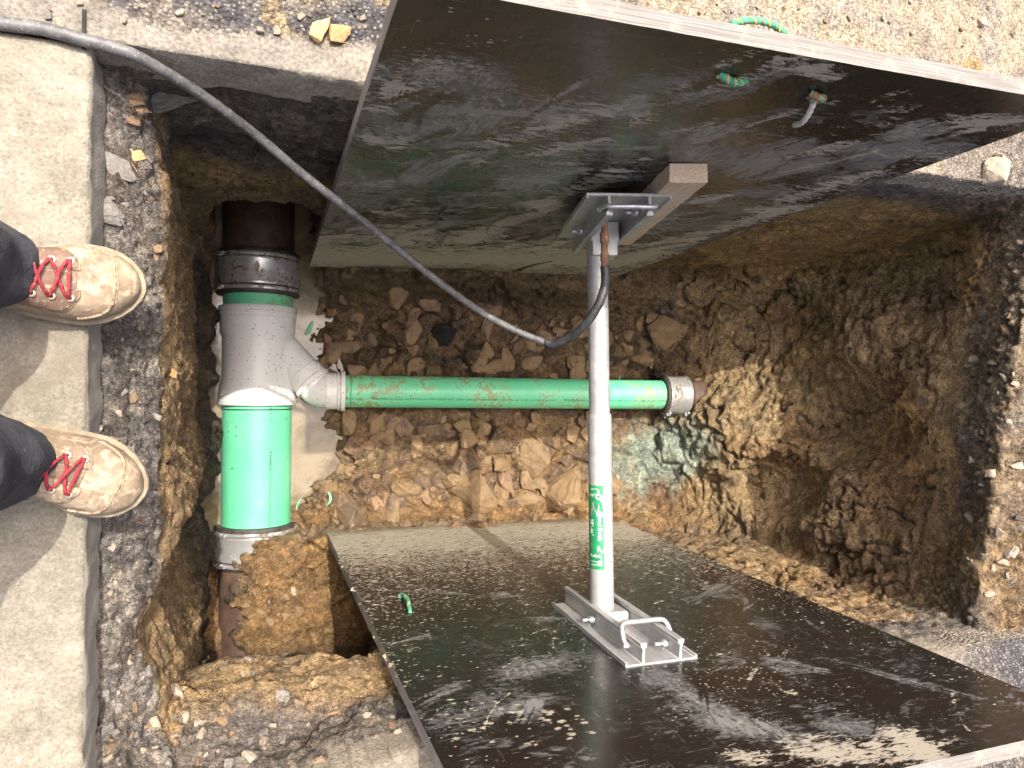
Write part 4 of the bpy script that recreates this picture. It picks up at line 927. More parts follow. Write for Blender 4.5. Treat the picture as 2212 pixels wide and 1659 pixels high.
# ------------------------------------------------------------------ hose
hp = [((-60, 30), .014), ((0, 50), .012), ((90, 62), .012), ((170, 84), .013), ((240, 102), .012), ((300, 124), .004), ((390, 176), -.045), ((470, 229), -.10), ((560, 297), -.165), ((640, 365), -.215), ((725, 432), -.265), ((800, 490), -.31), ((880, 555), -.35), ((960, 618), -.38), ((1040, 674), -.395), ((1110, 712), -.395), ((1183, 742), -.375)]
path = spline([U(*p, Z=z_) for p, z_ in hp], 8)
hose = empty('supply_hose', tuple(path[0]), 'long grey scuffed hose sagging from the slab corner down to the strut', 'hose')
tube_obj('hose_skin', path, [.0106-.0020*min(1, i/90)+.0003*math.sin(i*2.2) for i in range(len(path))], M['hose'], hose, 14)
p2 = [((1178, 740), -.377), ((1200, 742), -.36), ((1235, 726), -.32), ((1265, 700), -.275), ((1292, 660), -.245), ((1306, 620), -.238), ((1308, 596), -.235)]
P2 = [U(*p, Z=z_) for p, z_ in p2]+[f0-fd*.004]
sp2 = spline(P2, 8); tube_obj('rubber_sleeve', sp2, .0108, M['hose2'], hose, 16)

# ------------------------------------------------------------------ pipes
BX, BZ, BR = .0555, -1.62, .1262
def by(py, z_=-1.494): return U(556, py, Z=z_)[1]
axis_y = np.array([0, 1., 0])
def P3(y_, dz=0): return np.array([BX, y_, BZ+dz])
def sewer(name, y0, y1, label, mat):
    r_ = empty(name, (BX, y0, BZ), label, 'sewer pipe'); m_ = MB(); L_ = y1-y0
    m_.lathe(P3(y0), P3(y1), [(0, BR-.008), (0, BR), (L_, BR), (L_, BR-.008)], 72); b_ = auto(m_.build('pipe_wall', mat, r_), 40); return r_, b_
y_a, y_b, y_c, y_d = by(1156), by(870), by(660), by(606)
bp, bw_ = sewer('sewer_pipe', y_a-.05, y_b+.05, 'large green plastic sewer pipe, the long piece below the white tee fitting', M['green'])
bp2, _ = sewer('sewer_pipe', y_c-.05, y_d+.06, 'short visible length of large green pipe above the white tee fitting', M['green2'])
def ring(name, p0, p1, r0, wdt, mat, parent): 
    m_ = MB(); L_ = np.linalg.norm(np.array(p1)-p0); m_.lathe(p0, p1, [(0, r0-.0005), (0, r0+wdt), (L_, r0+wdt), (L_, r0-.0005)], 72); return auto(m_.build(name, mat, parent), 30)
ring('insertion_line', P3(by(887)), P3(by(884)), BR, .0004, M['ink'], bp)
xv, zv = np.array([1., 0, 0]), np.array([0, 0, 1.])
dx_t = (U(583, 1000, Z=BZ+BR*.95)[0]-BX)/BR
an_t = math.asin(max(-1, min(1, dx_t)))
for s_, py, size in (('PLASTICS PIPE PSM SDR35 SEWER/EGOUT ASTM D3034 @ B182.2 14FT 11 06/17/2025 06:54PM', 1147, .0125), ('DIAMOND', 1016, .0125), ('12" PIP', 917, .013)):
    Vt, Ft = text_verts(s_, size); Lt = max(v[0] for v in Vt); want = {1147: (1147, 985), 1016: (1016, 972), 917: (917, 878)}[py]
    sx = abs(by(want[1])-by(want[0]))/Lt
    cyl_text(s_, size, P3(0), axis_y, zv, xv, BR+.0006, an_t+.05, by(py), 'along', M['ink'], bp, sx)
# old pipes at both ends
oldN = MB(); oldN.lathe(P3(by(552)), P3(1.0), [(0, 0.07), (0, BR+.004), (.9, BR+.004)], 64); o_ = auto(oldN.build('old_sewer_pipe', M['clay']), 40); tag(o_, 'dark old clay sewer pipe running into the tunnel at the upper end', 'sewer pipe')
oldS = MB(); oldS.lathe(P3(by(1222)), P3(-1.3), [(0, 0.07), (0, BR+.004), (.8, BR+.004)], 64); o_ = auto(oldS.build('old_sewer_pipe', M['claymud']), 40); tag(o_, 'old brown clay sewer pipe half buried in mud at the lower end', 'sewer pipe')
def coupling(name, p0, p1, r_, label, screw_ang, bandpos=(.12, .86)):
    p0, p1 = np.array(p0, float), np.array(p1, float); L_ = np.linalg.norm(p1-p0); d_ = (p1-p0)/L_
    root = empty(name, tuple(p0), label, 'pipe coupling'); m_ = MB()
    prof = [(0, r_-.03), (0, r_+.004), (.006, r_+.008), (L_*.10, r_+.008), (L_*.13, r_+.006), (L_*.87, r_+.006), (L_*.9, r_+.008), (L_-.006, r_+.008), (L_, r_+.004), (L_, r_-.03)]
    m_.lathe(p0, p1, prof, 72); auto(m_.build('rubber_sleeve', M['rubber'], root), 40)
    m_ = MB(); a, b = L_*.20, L_*.80; m_.lathe(p0, p1, [(a, r_+.005), (a, r_+.0105), (a+.004, r_+.012), (a+.010, r_+.0105), (b-.010, r_+.0105), (b-.004, r_+.012), (b, r_+.0105), (b, r_+.005)], 72)
    auto(m_.build('steel_shear_ring', M['steel'], root), 40)
    u_ = np.cross(d_, [0, 0, 1]); u_ /= np.linalg.norm(u_); v_ = np.cross(u_, d_)
    for f_ in bandpos:
        m_ = MB(); c = L_*f_; m_.lathe(p0, p1, [(c-.007, r_+.007), (c-.007, r_+.0125), (c-.0055, r_+.0135), (c+.0055, r_+.0135), (c+.007, r_+.0125), (c+.007, r_+.007)], 72); band = auto(m_.build('clamp_band', M['steel'], root), 40)
        an = R(screw_ang); o = p0+d_*c+(u_*math.sin(an)+v_*math.cos(an))*(r_+.018); t_ = u_*math.cos(an)-v_*math.sin(an)
        q_ = MB(); q_.box(o, (.022, .016, .010), [t_, d_, np.cross(t_, d_)]); q_.tube([o-t_*.03, o+t_*.022], .0045, 8); q_.tube([o+t_*.022, o+t_*.029], .0065, 6); q_.build('clamp_screw', M['zinc'], band)
    return root
# which way "left" is for the screws: towards -x
coupling('pipe_coupling', P3(by(632)), P3(by(535)), BR+.017, 'muddy steel banded coupling at the upper end of the large pipe, by the dark tunnel', -60)
coupling('pipe_coupling', P3(by(1232)), P3(by(1142)), BR+.017, 'steel banded coupling at the lower end of the large green pipe, partly under mud', -52)
# white tee
tee = empty('tee_fitting', (BX, (y_b+y_c)/2, BZ), 'white plastic tee fitting speckled with mud, joining the two green pipes', 'pipe fitting')
m = MB(); ya, yb = by(876), by(657); L_ = yb-ya; R1 = BR+.004
prof = [(0, BR), (0, BR+.0145), (.003, BR+.0165), (.021, BR+.0165), (.0225, BR+.0125), (.024, BR+.0125), (.0255, BR+.0145), (.038, BR+.0145), (.0395, BR+.0115), (.075, BR+.0105), (.095, BR+.002), (L_-.115, BR+.002), (L_-.095, BR+.0105), (L_-.041, BR+.0115), (L_-.0395, BR+.0145), (L_-.0255, BR+.0145), (L_-.024, BR+.0125), (L_-.0225, BR+.0125), (L_-.021, BR+.0165), (L_-.003, BR+.0165), (L_, BR+.0145), (L_, BR)]
m.lathe(P3(ya), P3(yb), prof, 96); auto(m.build('tee_body', M['white'], tee), 35)
rB = .0625; z6a, z6b = -1.535, -1.375
E0 = U(700, 844, Z=z6a); Rg = U(677, 829, Z=z6a-.025); T0 = U(606, 752, Z=-1.605)
bd = dirn(T0, Rg)
m = MB(); m.lathe(T0-bd*.06, Rg, [(0, rB+.004), (.06, rB+.0045), (np.linalg.norm(Rg-T0)+.05, rB+.0045)], 56); auto(m.build('branch_stub', M['white'], tee), 35)
# fillet seam between branch and body
def on_body(p, lift):
    q = np.array(p, float)-np.array([BX, 0, BZ]); q[1] = 0; l = np.linalg.norm(q); q = q/l*(BR+.002+lift); return np.array([BX+q[0], p[1], BZ+q[2]])
u_ = np.cross(bd, [0, 0, 1]); u_ /= np.linalg.norm(u_); v_ = np.cross(u_, bd); sm_ = []
for k in range(60):
    an = 2*math.pi*k/60; r0 = T0-bd*.25+(u_*math.cos(an)+v_*math.sin(an))*(rB+.0045); best = None
    for t in np.linspace(0, .6, 240):
        p_ = r0+bd*t
        if math.hypot(p_[0]-BX, p_[2]-BZ) > BR+.003 and p_[0] > BX-.04 and t > .05 and p_[2] > BZ-.05: 
            if math.hypot(r0[0]+bd[0]*(t-.0026)-BX, r0[2]+bd[2]*(t-.0026)-BZ) <= BR+.0045: best = p_; break
    if best is not None: sm_.append(best)
    elif sm_ and k < 59: sm_.append(None)
runs = []; cur_ = []
for p_ in sm_+[None]:
    if p_ is None:
        if len(cur_) > 3: runs.append(cur_)
        cur_ = []
    else: cur_.append(p_)
if runs:
    q_ = MB()
    for c_ in runs: q_.tube(c_, .0045, 8)
    q_.build('moulded_seam', M['white'], tee, True)
for (px, py) in ((520, 693), (520, 829), (600, 798)):
    p_ = None; d_ = U(px, py, Z=0)-CP; d_ /= np.linalg.norm(d_)
    for t in np.linspace(2.4, 3.2, 1600):
        c = CP+d_*t
        if math.hypot(c[0]-BX, c[2]-BZ) < BR+.0095: p_ = c; break
    if p_ is not None:
        nn_ = np.array([p_[0]-BX, 0, p_[2]-BZ]); nn_ /= np.linalg.norm(nn_); q_ = MB(); q_.lathe(p_-nn_*.003, p_+nn_*.0025, [(0, .009), (.0045, .009), (.0055, .0075), (.0045, .0065), (.0045, 0)], 20); auto(q_.build('moulded_stud', M['white'], tee), 30)
# white elbow
elbow = empty('elbow_fitting', tuple(Rg), 'white plastic elbow fitting between the tee branch and the small green pipe', 'pipe fitting')
H1 = U(737, 845, Z=z6a+.004); H2 = U(748, 845, Z=z6a+.004); S6b = U(1430, 853, Z=z6b); d6 = dirn(H1, S6b)
bend = spline([Rg-bd*.030, Rg+bd*.006, (Rg+bd*.045+E0)/2*0+Rg+bd*.030, E0+d6*.022, H1-d6*.020, H1+d6*.004], 10)
m = MB(); m.tube(bend, rB+.0035, 56, True); auto(m.build('elbow_body', M['white'], elbow), 40)
def hub(p, d_, r_, L_, parent, prof=None):
    m_ = MB(); m_.lathe(p, p+d_*L_, [(0, r_-.006), (0, r_+.007), (.002, r_+.0088), (L_-.002, r_+.0088), (L_, r_+.007), (L_, r_-.006)], 64); return auto(m_.build('hub_ring', M['white'], parent), 35)
hub(Rg-bd*.012, bd, rB+.005, .018, elbow); hub(Rg-bd*.060, bd, rB-.0005, .045, elbow)
hub(H1-d6*.002, d6, rB+.0068, .017, elbow); hub(H1-d6*.014, d6, rB+.003, .009, elbow); hub(H1-d6*.056, d6, rB-.001, .04, elbow)
# small green pipe
sp_ = empty('branch_pipe', tuple(H1), 'small green plastic branch pipe with black print, crossing under the strut', 'sewer pipe')
L6 = np.linalg.norm(S6b-H1); m = MB(); m.lathe(H1-d6*.02, S6b, [(0, rB-.005), (0, rB), (L6+.06, rB), (L6+.06, rB-.005)], 64); auto(m.build('pipe_wall', M['green2'], sp_), 40)
pl0 = U(757, 845, Z=z6a); sl = (pl0-H1)@d6; ring('insertion_line', H1+d6*(sl-.0012), H1+d6*(sl+.0012), rB, .0004, M['ink'], sp_)
c6t, c6s = frame(d6, CP-(H1+S6b)/2)
if c6s[1] < 0: c6s = -c6s
def s6(px): return (U(px, 860, Z=z6a+(z6b-z6a)*(px-745)/685)-H1)@d6
for s_, size, x0_, x1_ in (('DE IN USA', .0115, 741, 779), ('Westlake', .0185, 799, 837), ('Pipe & Fittings', .0125, 839, 867), ('ASTM D3034 6"PSM SDR35 PVC 12454 GRAVITY SEWER PIPE LE 03-Mar-26 21:03 L10 MADE IN USA', .0125, 871, 1191), ('Westlake', .0185, 1208, 1243), ('Pipe & Fittings ASTM D3034 6"PSM SDR35 PVC 12454 GRAVITY SEWER', .0125, 1244, 1427)):
    Vt, Ft = text_verts(s_, size); Lt = max(v[0] for v in Vt); t0, t1 = s6(x0_), s6(x1_)
    yy = np.interp((x0_+x1_)/2, [745, 1430], [863, 868]); yc = np.interp((x0_+x1_)/2, [745, 1430], [845, 853]); hp_ = np.interp((x0_+x1_)/2, [745, 1430], [35, 31.5])
    cyl_text(s_, size, H1, d6, c6t, c6s, rB+.0005, -math.asin((yy-yc)/hp_), t0, 'over', M['ink'], sp_, (t1-t0)/Lt)
C6 = S6b-d6*.006; coupling('pipe_coupling', C6, C6+d6*.125, rB+.011, 'small muddy steel banded coupling at the right end of the small green pipe', 70, (.14, .84))
m = MB(); m.lathe(C6+d6*.10, C6+d6*.4, [(0, .03), (0, rB+.003), (.24, rB+.005), (.30, rB)], 48); o_ = auto(m.build('old_branch_pipe', M['claymud']), 40); tag(o_, 'stub of old brown branch pipe entering the soil beside the small coupling', 'sewer pipe')
bmd = o_.modifiers
# ------------------------------------------------------------------ the person standing on the slab
person = empty('person', (-.45, 0, 0), 'person in dark trousers and tan work boots with red laces, toes over the slab edge', 'person')
def ell_tube(path, ra, rb, n=28, fold=0, seed=0, close=True):
    """vertical limb: path points, radii in x and y"""
    V_, F_ = [], []; m_ = len(path)
    for i, p in enumerate(path):
        for k in range(n):
            a = 2*math.pi*k/n; q = np.array([[math.cos(a)*1.5, math.sin(a)*1.5, p[2]*9+seed]])
            f_ = 1+fold*(fbm(q, (1, 1, 1.6), 3, seed)[0]*.9+.25*math.sin(p[2]*60+2*math.sin(a)+seed))
            V_.append(np.array(p)+np.array([math.cos(a)*ra[i]*f_, math.sin(a)*rb[i]*f_, .006*math.sin(a*3+seed)*(i == 0)]))
    for i in range(m_-1):
        for k in range(n): F_.append((i*n+k, i*n+(k+1) % n, (i+1)*n+(k+1) % n, (i+1)*n+k))
    F_.append(tuple((m_-1)*n+k for k in range(n))); F_.append(tuple(range(n-1, -1, -1)))
    return V_, F_
def boot(origin, ang, side, label_l, dark):
    """s runs heel->toe; side +1: outer side is +lateral"""
    o3 = np.array(origin, float); ex_ = np.array([math.cos(ang), math.sin(ang), 0]); ey_ = np.array([-math.sin(ang), math.cos(ang), 0]); L_ = .315
    S_ = [0, .03, .1, .25, .4, .55, .66, .75, .84, .91, .96, .985, 1.]
    WL = [.012, .026, .034, .037, .041, .050, .0555, .0575, .0545, .0465, .035, .024, .007]       # outer half width
    WR = [.012, .026, .033, .034, .038, .047, .053, .0555, .050, .040, .028, .0175, .005]
    HT = [.10, .135, .150, .145, .125, .103, .085, .074, .066, .060, .050, .041, .030]
    def W_(s, lat): return np.interp(s, S_, WL if lat*side > 0 else WR)
    def pt(s, th, lift=0):
        """th 0..pi from -lat side over the top to +lat side"""
        c = math.cos(th); sn = math.sin(th); wd = W_(s, c)-.003; h_ = np.interp(s, S_, HT)
        yl = math.copysign(abs(c)**.82, c)*(wd+.0022+lift*abs(c)); zl = .018+(h_-.018+lift*sn)*(abs(sn)**.72)
        x_ = s*L_*.975+.004
        return o3+ex_*(x_+lift*.5*(s > .9))+ey_*yl+np.array([0, 0, zl])
    ns, nt = 70, 40; ss = [1-(1-i/ns)**1.5 for i in range(ns+1)]
    V_ = []; 
    for s_ in ss:
        for k in range(nt+1):
            th = math.pi*k/nt; cr = .0
            if .74 < s_ < .83: cr = -.0020*abs(math.sin((s_-.60)*95+1.2*math.cos(th)))*math.sin(th)
            V_.append(pt(s_, th, cr))
    F_ = [(i*(nt+1)+k, i*(nt+1)+k+1, (i+1)*(nt+1)+k+1, (i+1)*(nt+1)+k) for i in range(ns) for k in range(nt)]
    up_ = mesh_obj('work_boot', V_, F_, M['leather'], person)
    if label_l: up_['label'] = label_l
    # sole and welt
    out_ = []
    for s_ in np.linspace(0, 1, 60): t_ = 1-(1-s_)**1.6; out_.append((t_*L_, W_(t_, 1)-.0005, 0))
    oth = [(t*L_, -(W_(t, -1)-.0005), 0) for t in [1-(1-s)**1.6 for s in np.linspace(1, 0, 60)]]
    ol = out_+oth; V_ = []
    for z_, g in ((.0, -.004), (.004, 0), (.016, .0005), (.020, -.001), (.021, -.006)):
        for (a, b, _) in ol:
            V_.append(o3+ex_*(a+(g if a > L_*.5 else -g)*(abs(a/L_-.5)*2)+.003)+ey_*(b+math.copysign(g, b))+np.array([0, 0, z_]))
    n = len(ol); F_ = [(r*n+i, r*n+(i+1) % n, (r+1)*n+(i+1) % n, (r+1)*n+i) for r in range(4) for i in range(n)]+[tuple(range(n-1, -1, -1)), tuple(4*n+i for i in range(n))]
    auto(mesh_obj('sole', V_, F_, M['sole'], up_), 40)
    # moc toe seam
    mp = [(.73, .34), (.765, .35), (.80, .38), (.838, .46), (.870, .62), (.893, .95), (.903, 1.57)]; mp = mp+[(a, math.pi-b) for a, b in mp[-2::-1]]
    sp_m = [pt(a, b, .0008) for a, b in zip(np.interp(np.linspace(0, 12, 90), range(13), [q[0] for q in mp]), np.interp(np.linspace(0, 12, 90), range(13), [q[1] for q in mp]))]
    sp_m = spline(sp_m[::4], 4); MB().tube(sp_m, [.0022+.0006*math.sin(i*1.9) for i in range(len(sp_m))], 6).build('toe_seam', M['seam'], up_, True)
    mp2 = [pt(a+.012, b, .0004) for a, b in zip(np.interp(np.linspace(0, 12, 90), range(13), [q[0] for q in mp]), np.interp(np.linspace(0, 12, 90), range(13), [q[1] for q in mp]))]
    MB().tube(spline(mp2[::4], 4), .0011, 5).build('toe_seam', M['seam'], up_, True)
    # eyestays: two leather flaps
    for sg in (-1, 1):
        gap = .20; V_ = []; F_ = []; na_, nb_ = 26, 12
        for i in range(na_+1):
            s_ = .38+.38*i/na_; lo = gap; hi = .98 if i < na_*.72 else .98-.62*((i-na_*.72)/(na_*.28))**2
            for k in range(nb_+1):
                f_ = lo+(hi-lo)*k/nb_; V_.append(pt(s_, math.pi/2-sg*f_, .0030 if 0 < k < nb_ and i < na_ else .0005))
        F_ = [(i*(nb_+1)+k, i*(nb_+1)+k+1, (i+1)*(nb_+1)+k+1, (i+1)*(nb_+1)+k) for i in range(na_) for k in range(nb_)]
        mesh_obj('eyelet_flap', V_, F_, M['leather2'] if dark else M['leather'], up_)
        rim = [V_[i*(nb_+1)] for i in range(0, na_+1, 2)]+[V_[na_*(nb_+1)+k] for k in range(2, nb_+1, 2)]+[V_[i*(nb_+1)+nb_] for i in range(na_, na_//2, -2)]
        MB().tube(spline(rim, 3), .0012, 5).build('flap_seam', M['seam'], up_, True)
    # tongue
    V_ = []; F_ = []
    for i in range(21):
        for k in range(9): V_.append(pt(.40+.35*i/20, math.pi/2+.26*(k-4)/4, .0012-.0006*abs(k-4)))
    F_ = [(i*9+k, i*9+k+1, (i+1)*9+k+1, (i+1)*9+k) for i in range(20) for k in range(8)]
    mesh_obj('tongue', V_, F_, M['leather2'], up_)
    ey_s = [.725, .655, .585, .515, .50]
    for s_ in ey_s[:4]:
        for sg in (-1, 1):
            c = pt(s_, math.pi/2-sg*.42, .0036); nrm_ = c-pt(s_, math.pi/2-sg*.42, -.004); nrm_ /= np.linalg.norm(nrm_)
            MB().lathe(c-nrm_*.001, c+nrm_*.001, [(0, .0058), (.0015, .0055), (.0015, .0028)], 14).build('eyelet', M['eye'], up_, True)
    def lace(s0, g0, s1, g1, lift=.008):
        P_ = [pt(s0, math.pi/2-.44*g0, .002), pt(s0, math.pi/2-.36*g0, .0065)]+[pt(s0+(s1-s0)*t, math.pi/2-(g0+(g1-g0)*t)*.40, lift) for t in (.25, .5, .75)]+[pt(s1, math.pi/2-.36*g1, .0065), pt(s1, math.pi/2-.44*g1, .002)]
        MB().tube(spline(P_, 5), [.0023+.0005*math.sin(i*1.3+s0*90) for i in range(31)], 8).build('lace', M['lace'], up_, True)
    lace(ey_s[0], 1, ey_s[0], -1)
    for i in range(2): lace(ey_s[i+1], 1, ey_s[i]-.012, -1, .006+.003*(i % 2)); lace(ey_s[i+1], -1, ey_s[i]-.012, 1, .009)
    return up_, pt, ex_, ey_
z0 = .001
b1, pt1, *_ = boot((-.1435-.315, .150, z0), R(0), 1, 'boot caked brown around its eyelet flaps', True)
b2, pt2, *_ = boot((-.139-.315*math.cos(R(-22)), -.166+.315*math.sin(R(22)), z0), R(-22), -1, None, False)
# a free end of lace on the second boot
MB().tube(spline([pt2(.47, 2.0, .008), pt2(.52, 2.15, .018), pt2(.48, 2.45, .022), pt2(.40, 2.4, .016), pt2(.36, 2.1, .01)], 6), .0031, 8).build('lace', M['lace'], b2, True)
# trousers: two legs joined at the hips, one mesh
def leg(cx, cy, lean, sd_, knee):
    zs = [.075, .09, .12, .16, .21, .27, .34, .42, .50, .60, .72, .86]
    pth = [(cx+np.interp(z_, [.08, .26, .5, .9], [0, -.005, -.09, -.17]), cy+lean*(z_-.08)*.35, z_) for z_ in zs]
    ra = [.090, .088, .084, .080, .078, .078, .080, .080, .082, .090, .096, .100]; rb = [.068, .068, .066, .064, .064, .066, .068, .070, .074, .080, .088, .095]
    zz = np.linspace(zs[0], zs[-1], 60); P_ = [np.array([np.interp(q, zs, [p[i] for p in pth]) for i in range(3)]) for q in zz]
    return ell_tube(P_, [np.interp(q, zs, ra) for q in zz], [np.interp(q, zs, rb) for q in zz], 36, .17, sd_)
V1_, F1_ = leg(-.355, .168, -.10, 3, .05); V2_, F2_ = leg(-.330, -.105, .06, 11, .06)
hip = ell_tube([(-.53, .02, z_) for z_ in (.80, .86, .92, .98, 1.02)], [.10, .115, .118, .112, .10], [.17, .175, .172, .165, .155], 36, .02, 2)
VV = V1_+V2_+hip[0]; FF = F1_+[tuple(i+len(V1_) for i in f_) for f_ in F2_]+[tuple(i+len(V1_)+len(V2_) for i in f_) for f_ in hip[0:0]]+[tuple(i+len(V1_)+len(V2_) for i in f_) for f_ in hip[1]]
tr_ = mesh_obj('trousers', VV, FF, M['cloth'], person)
rm = tr_.modifiers.new('r', 'REMESH'); rm.mode = 'VOXEL'; rm.voxel_size = .006; rm.use_smooth_shade = True

# ------------------------------------------------------------------ stones
def rock_mesh(seed, flat=.5, n=16, sharp=1.):
    rg = random.Random(seed); bm = bmesh.new()
    for _ in range(n):
        v = Vector((rg.gauss(0, 1), rg.gauss(0, 1), rg.gauss(0, 1))).normalized()
        p = Vector((v.x, v.y, v.z)); mxx = max(abs(p.x), abs(p.y), abs(p.z)*.8)**sharp
        p = p/mxx*rg.uniform(.8, 1.05); bm.verts.new((p.x, p.y*rg.uniform(.8, 1), p.z*flat))
    r_ = bmesh.ops.convex_hull(bm, input=bm.verts); bmesh.ops.delete(bm, geom=list(set(r_['geom_interior'])|set(r_['geom_unused'])), context='VERTS')
    bmesh.ops.bevel(bm, geom=list(bm.edges), offset=.06, segments=1, affect='EDGES', profile=.6)
    bmesh.ops.triangulate(bm, faces=bm.faces); bmesh.ops.subdivide_edges(bm, edges=bm.edges, cuts=2, use_grid_fill=True); bmesh.ops.recalc_face_normals(bm, faces=bm.faces); bm.normal_update()
    P_ = np.array([tuple(v.co) for v in bm.verts])+seed*3.1; dn = .10*fbm(P_, 2.2, 2, seed)+.07*fbm(P_, 6, 2, seed+5)
    for v, q in zip(list(bm.verts), dn): v.co += v.normal*float(q)*(.6+.4*flat)
    me = bpy.data.meshes.new('stone'); bm.to_mesh(me); bm.free(); return me
PROTO = {}
def stone(name, p, size, mat, label, cat='stone', group=None, flat=.5, nrm=None, rot=None, seed=None, asp=1., sink=.3):
    k = (seed if seed is not None else random.randrange(9), flat, mat)
    if k not in PROTO: me = rock_mesh(k[0]*7+int(flat*10), flat); me.materials.append(M[mat]); PROTO[k] = me
    o = bpy.data.objects.new(name, PROTO[k]); COL.objects.link(o)
    nv = Vector(nrm) if nrm is not None else Vector((0, 0, 1)); nv = (nv*.8+Vector((random.uniform(-.2, .2), random.uniform(-.2, .2), .25))).normalized()
    q_ = nv.to_track_quat('Z', 'Y').to_matrix().to_4x4(); rz_ = Matrix.Rotation(rot if rot is not None else random.uniform(0, 6.28), 4, 'Z')
    o.matrix_world = Matrix.Translation(Vector(p)+nv*size*flat*(.5-sink)) @ q_ @ rz_ @ Matrix.Diagonal((size*asp, size/asp, size, 1))
    return tag(o, label, cat, group)
def st_px(px, py, wpx, mat, label, **kw):
    p, n_ = hit(px, py)
    if p is None: return
    dd = (p-CP)@fw; return stone(kw.pop('name', 'stone'), p, wpx/1.75*dd/F_PX, mat, label, nrm=n_, **kw)
SZ = lambda s: 'tiny' if s < .0065 else 'small' if s < .010 else 'medium' if s < .016 else 'large'
CN = dict(rock_grey='grey', rock_pale='pale', rock_pink='pinkish', rock_brown='clay-brown', rock_dark='dark brown')
# singled-out stones
st_px(962, 718, 56, 'rock_black', 'angular black stone lying in the brown rubble under the hose', flat=.45, seed=2, rot=.9, sink=.02)
st_px(290, 333, 36, 'rock_orange', 'flat bright orange flake on the grey ledge below the slab corner', flat=.12, seed=1)
st_px(250, 360, 64, 'rock_grey', 'large flat grey stone half buried in the ledge, the upper of two', flat=.22, seed=3, rot=1.4, asp=1.35, sink=.45)
st_px(230, 462, 66, 'rock_grey', 'large flat grey stone half buried in the ledge, the lower of two', flat=.2, seed=4, rot=1.2, asp=1.1, sink=.45)
st_px(350, 205, 100, 'rock_grey', 'big grey slab of broken base jutting from the ledge under the hose', flat=.22, seed=5, rot=.1, asp=1.5, sink=.4)
st_px(292, 215, 30, 'rock_pink', 'brown pink stone in the ledge corner, uppermost of three', seed=1, sink=.1)
st_px(303, 240, 32, 'rock_pink', 'largest pink stone in the ledge corner, beside the wall of the pit', seed=2, sink=.1)
st_px(288, 262, 28, 'rock_pink', 'smooth pink stone in the ledge corner, lowest of three', seed=6, sink=.1)
st_px(372, 808, 24, 'rock_orange', 'orange clay-coated stone bulging from the rim of the pit', seed=6, sink=.25)
st_px(240, 1180, 18, 'rock_pale', 'small tan stone on the ledge just below the near boot', flat=.3, seed=4)
st_px(378, 1495, 40, 'rock_pale', 'knobbly pale stone stuck in the rim at the lower left pit corner', seed=7)
st_px(607, 1508, 34, 'rock_grey', 'pale grey chip in the clay face, beside its twin', flat=.25, seed=3); st_px(620, 1515, 26, 'rock_grey', 'smaller grey chip right under the pale grey chip in the clay face', flat=.25, seed=5)
st_px(795, 1548, 16, 'rock_pale', 'lone pale pebble in the dark grey face under the near panel edge')
p_, n_ = hit(2140, 365); 
stone('stone', U(2145, 372, Z=.014), .034, 'rock_pale', 'pale angular rock on the dark rubble at the right edge above the trench', seed=2, flat=.7)
stone('stone', U(2160, 342, Z=.01), .020, 'rock_pale', 'pale stone just above the pale angular rock at the right edge', seed=3, flat=.6)
stone('stone', U(700, 70, Z=.006), .024, 'rock_orange', 'larger tan clod on the dark gravel left of the far panel', seed=1, flat=.4); stone('stone', U(735, 74, Z=.006), .019, 'rock_orange', 'smaller tan clod on the dark gravel left of the far panel', seed=5, flat=.4)
for i, (px, py, w_, lb) in enumerate(((562, 65, 12, 'white pebble on the dusty road edge, left of the dark gravel'), (598, 66, 13, 'cream pebble right of the white pebble on the dusty road edge'), (737, 78, 14, 'cream pebble lying against the smaller tan clod'), (130, 50, 14, 'cream pebble at the top left edge beside the hose'), (2120, 50, 22, 'pale stone at the top right of the sandy ground'), (2190, 70, 22, 'pale stone at the top right corner of the sandy ground'))):
    p = U(px, py, Z=.004); stone('pebble', p, w_/2*1.3/F_PX*1.3, 'rock_pale', lb, 'pebble', flat=.6)
rg = random.Random(77)
for k in range(30):
    left = k % 3 == 0; px, py = (rg.uniform(60, 820), rg.uniform(4, 95)) if left else (rg.uniform(1500, 2205), rg.uniform(4, 150))
    if left and py > 40+px*.05: py *= .4
    if not left and py > (px-1100)*.17-40: py *= .35
    p = U(px, py, Z=.003); s_ = rg.choice([.003, .004, .005, .0065]); mt = rg.choice(['rock_pale', 'rock_grey', 'rock_pink', 'rock_pale']); random.seed(k)
    stone('pebble', p, s_, mt, f"{SZ(s_)} {CN[mt]} pebble lying loose on the {'dark gravel road edge at the top left' if left else 'sandy ground at the top, '+('behind the far panel' if px < 1900 else 'near the right corner')}", 'pebble', 'loose pebbles on the road surface '+('left' if left else 'right'), flat=.6, asp=rg.uniform(1, 1.3))
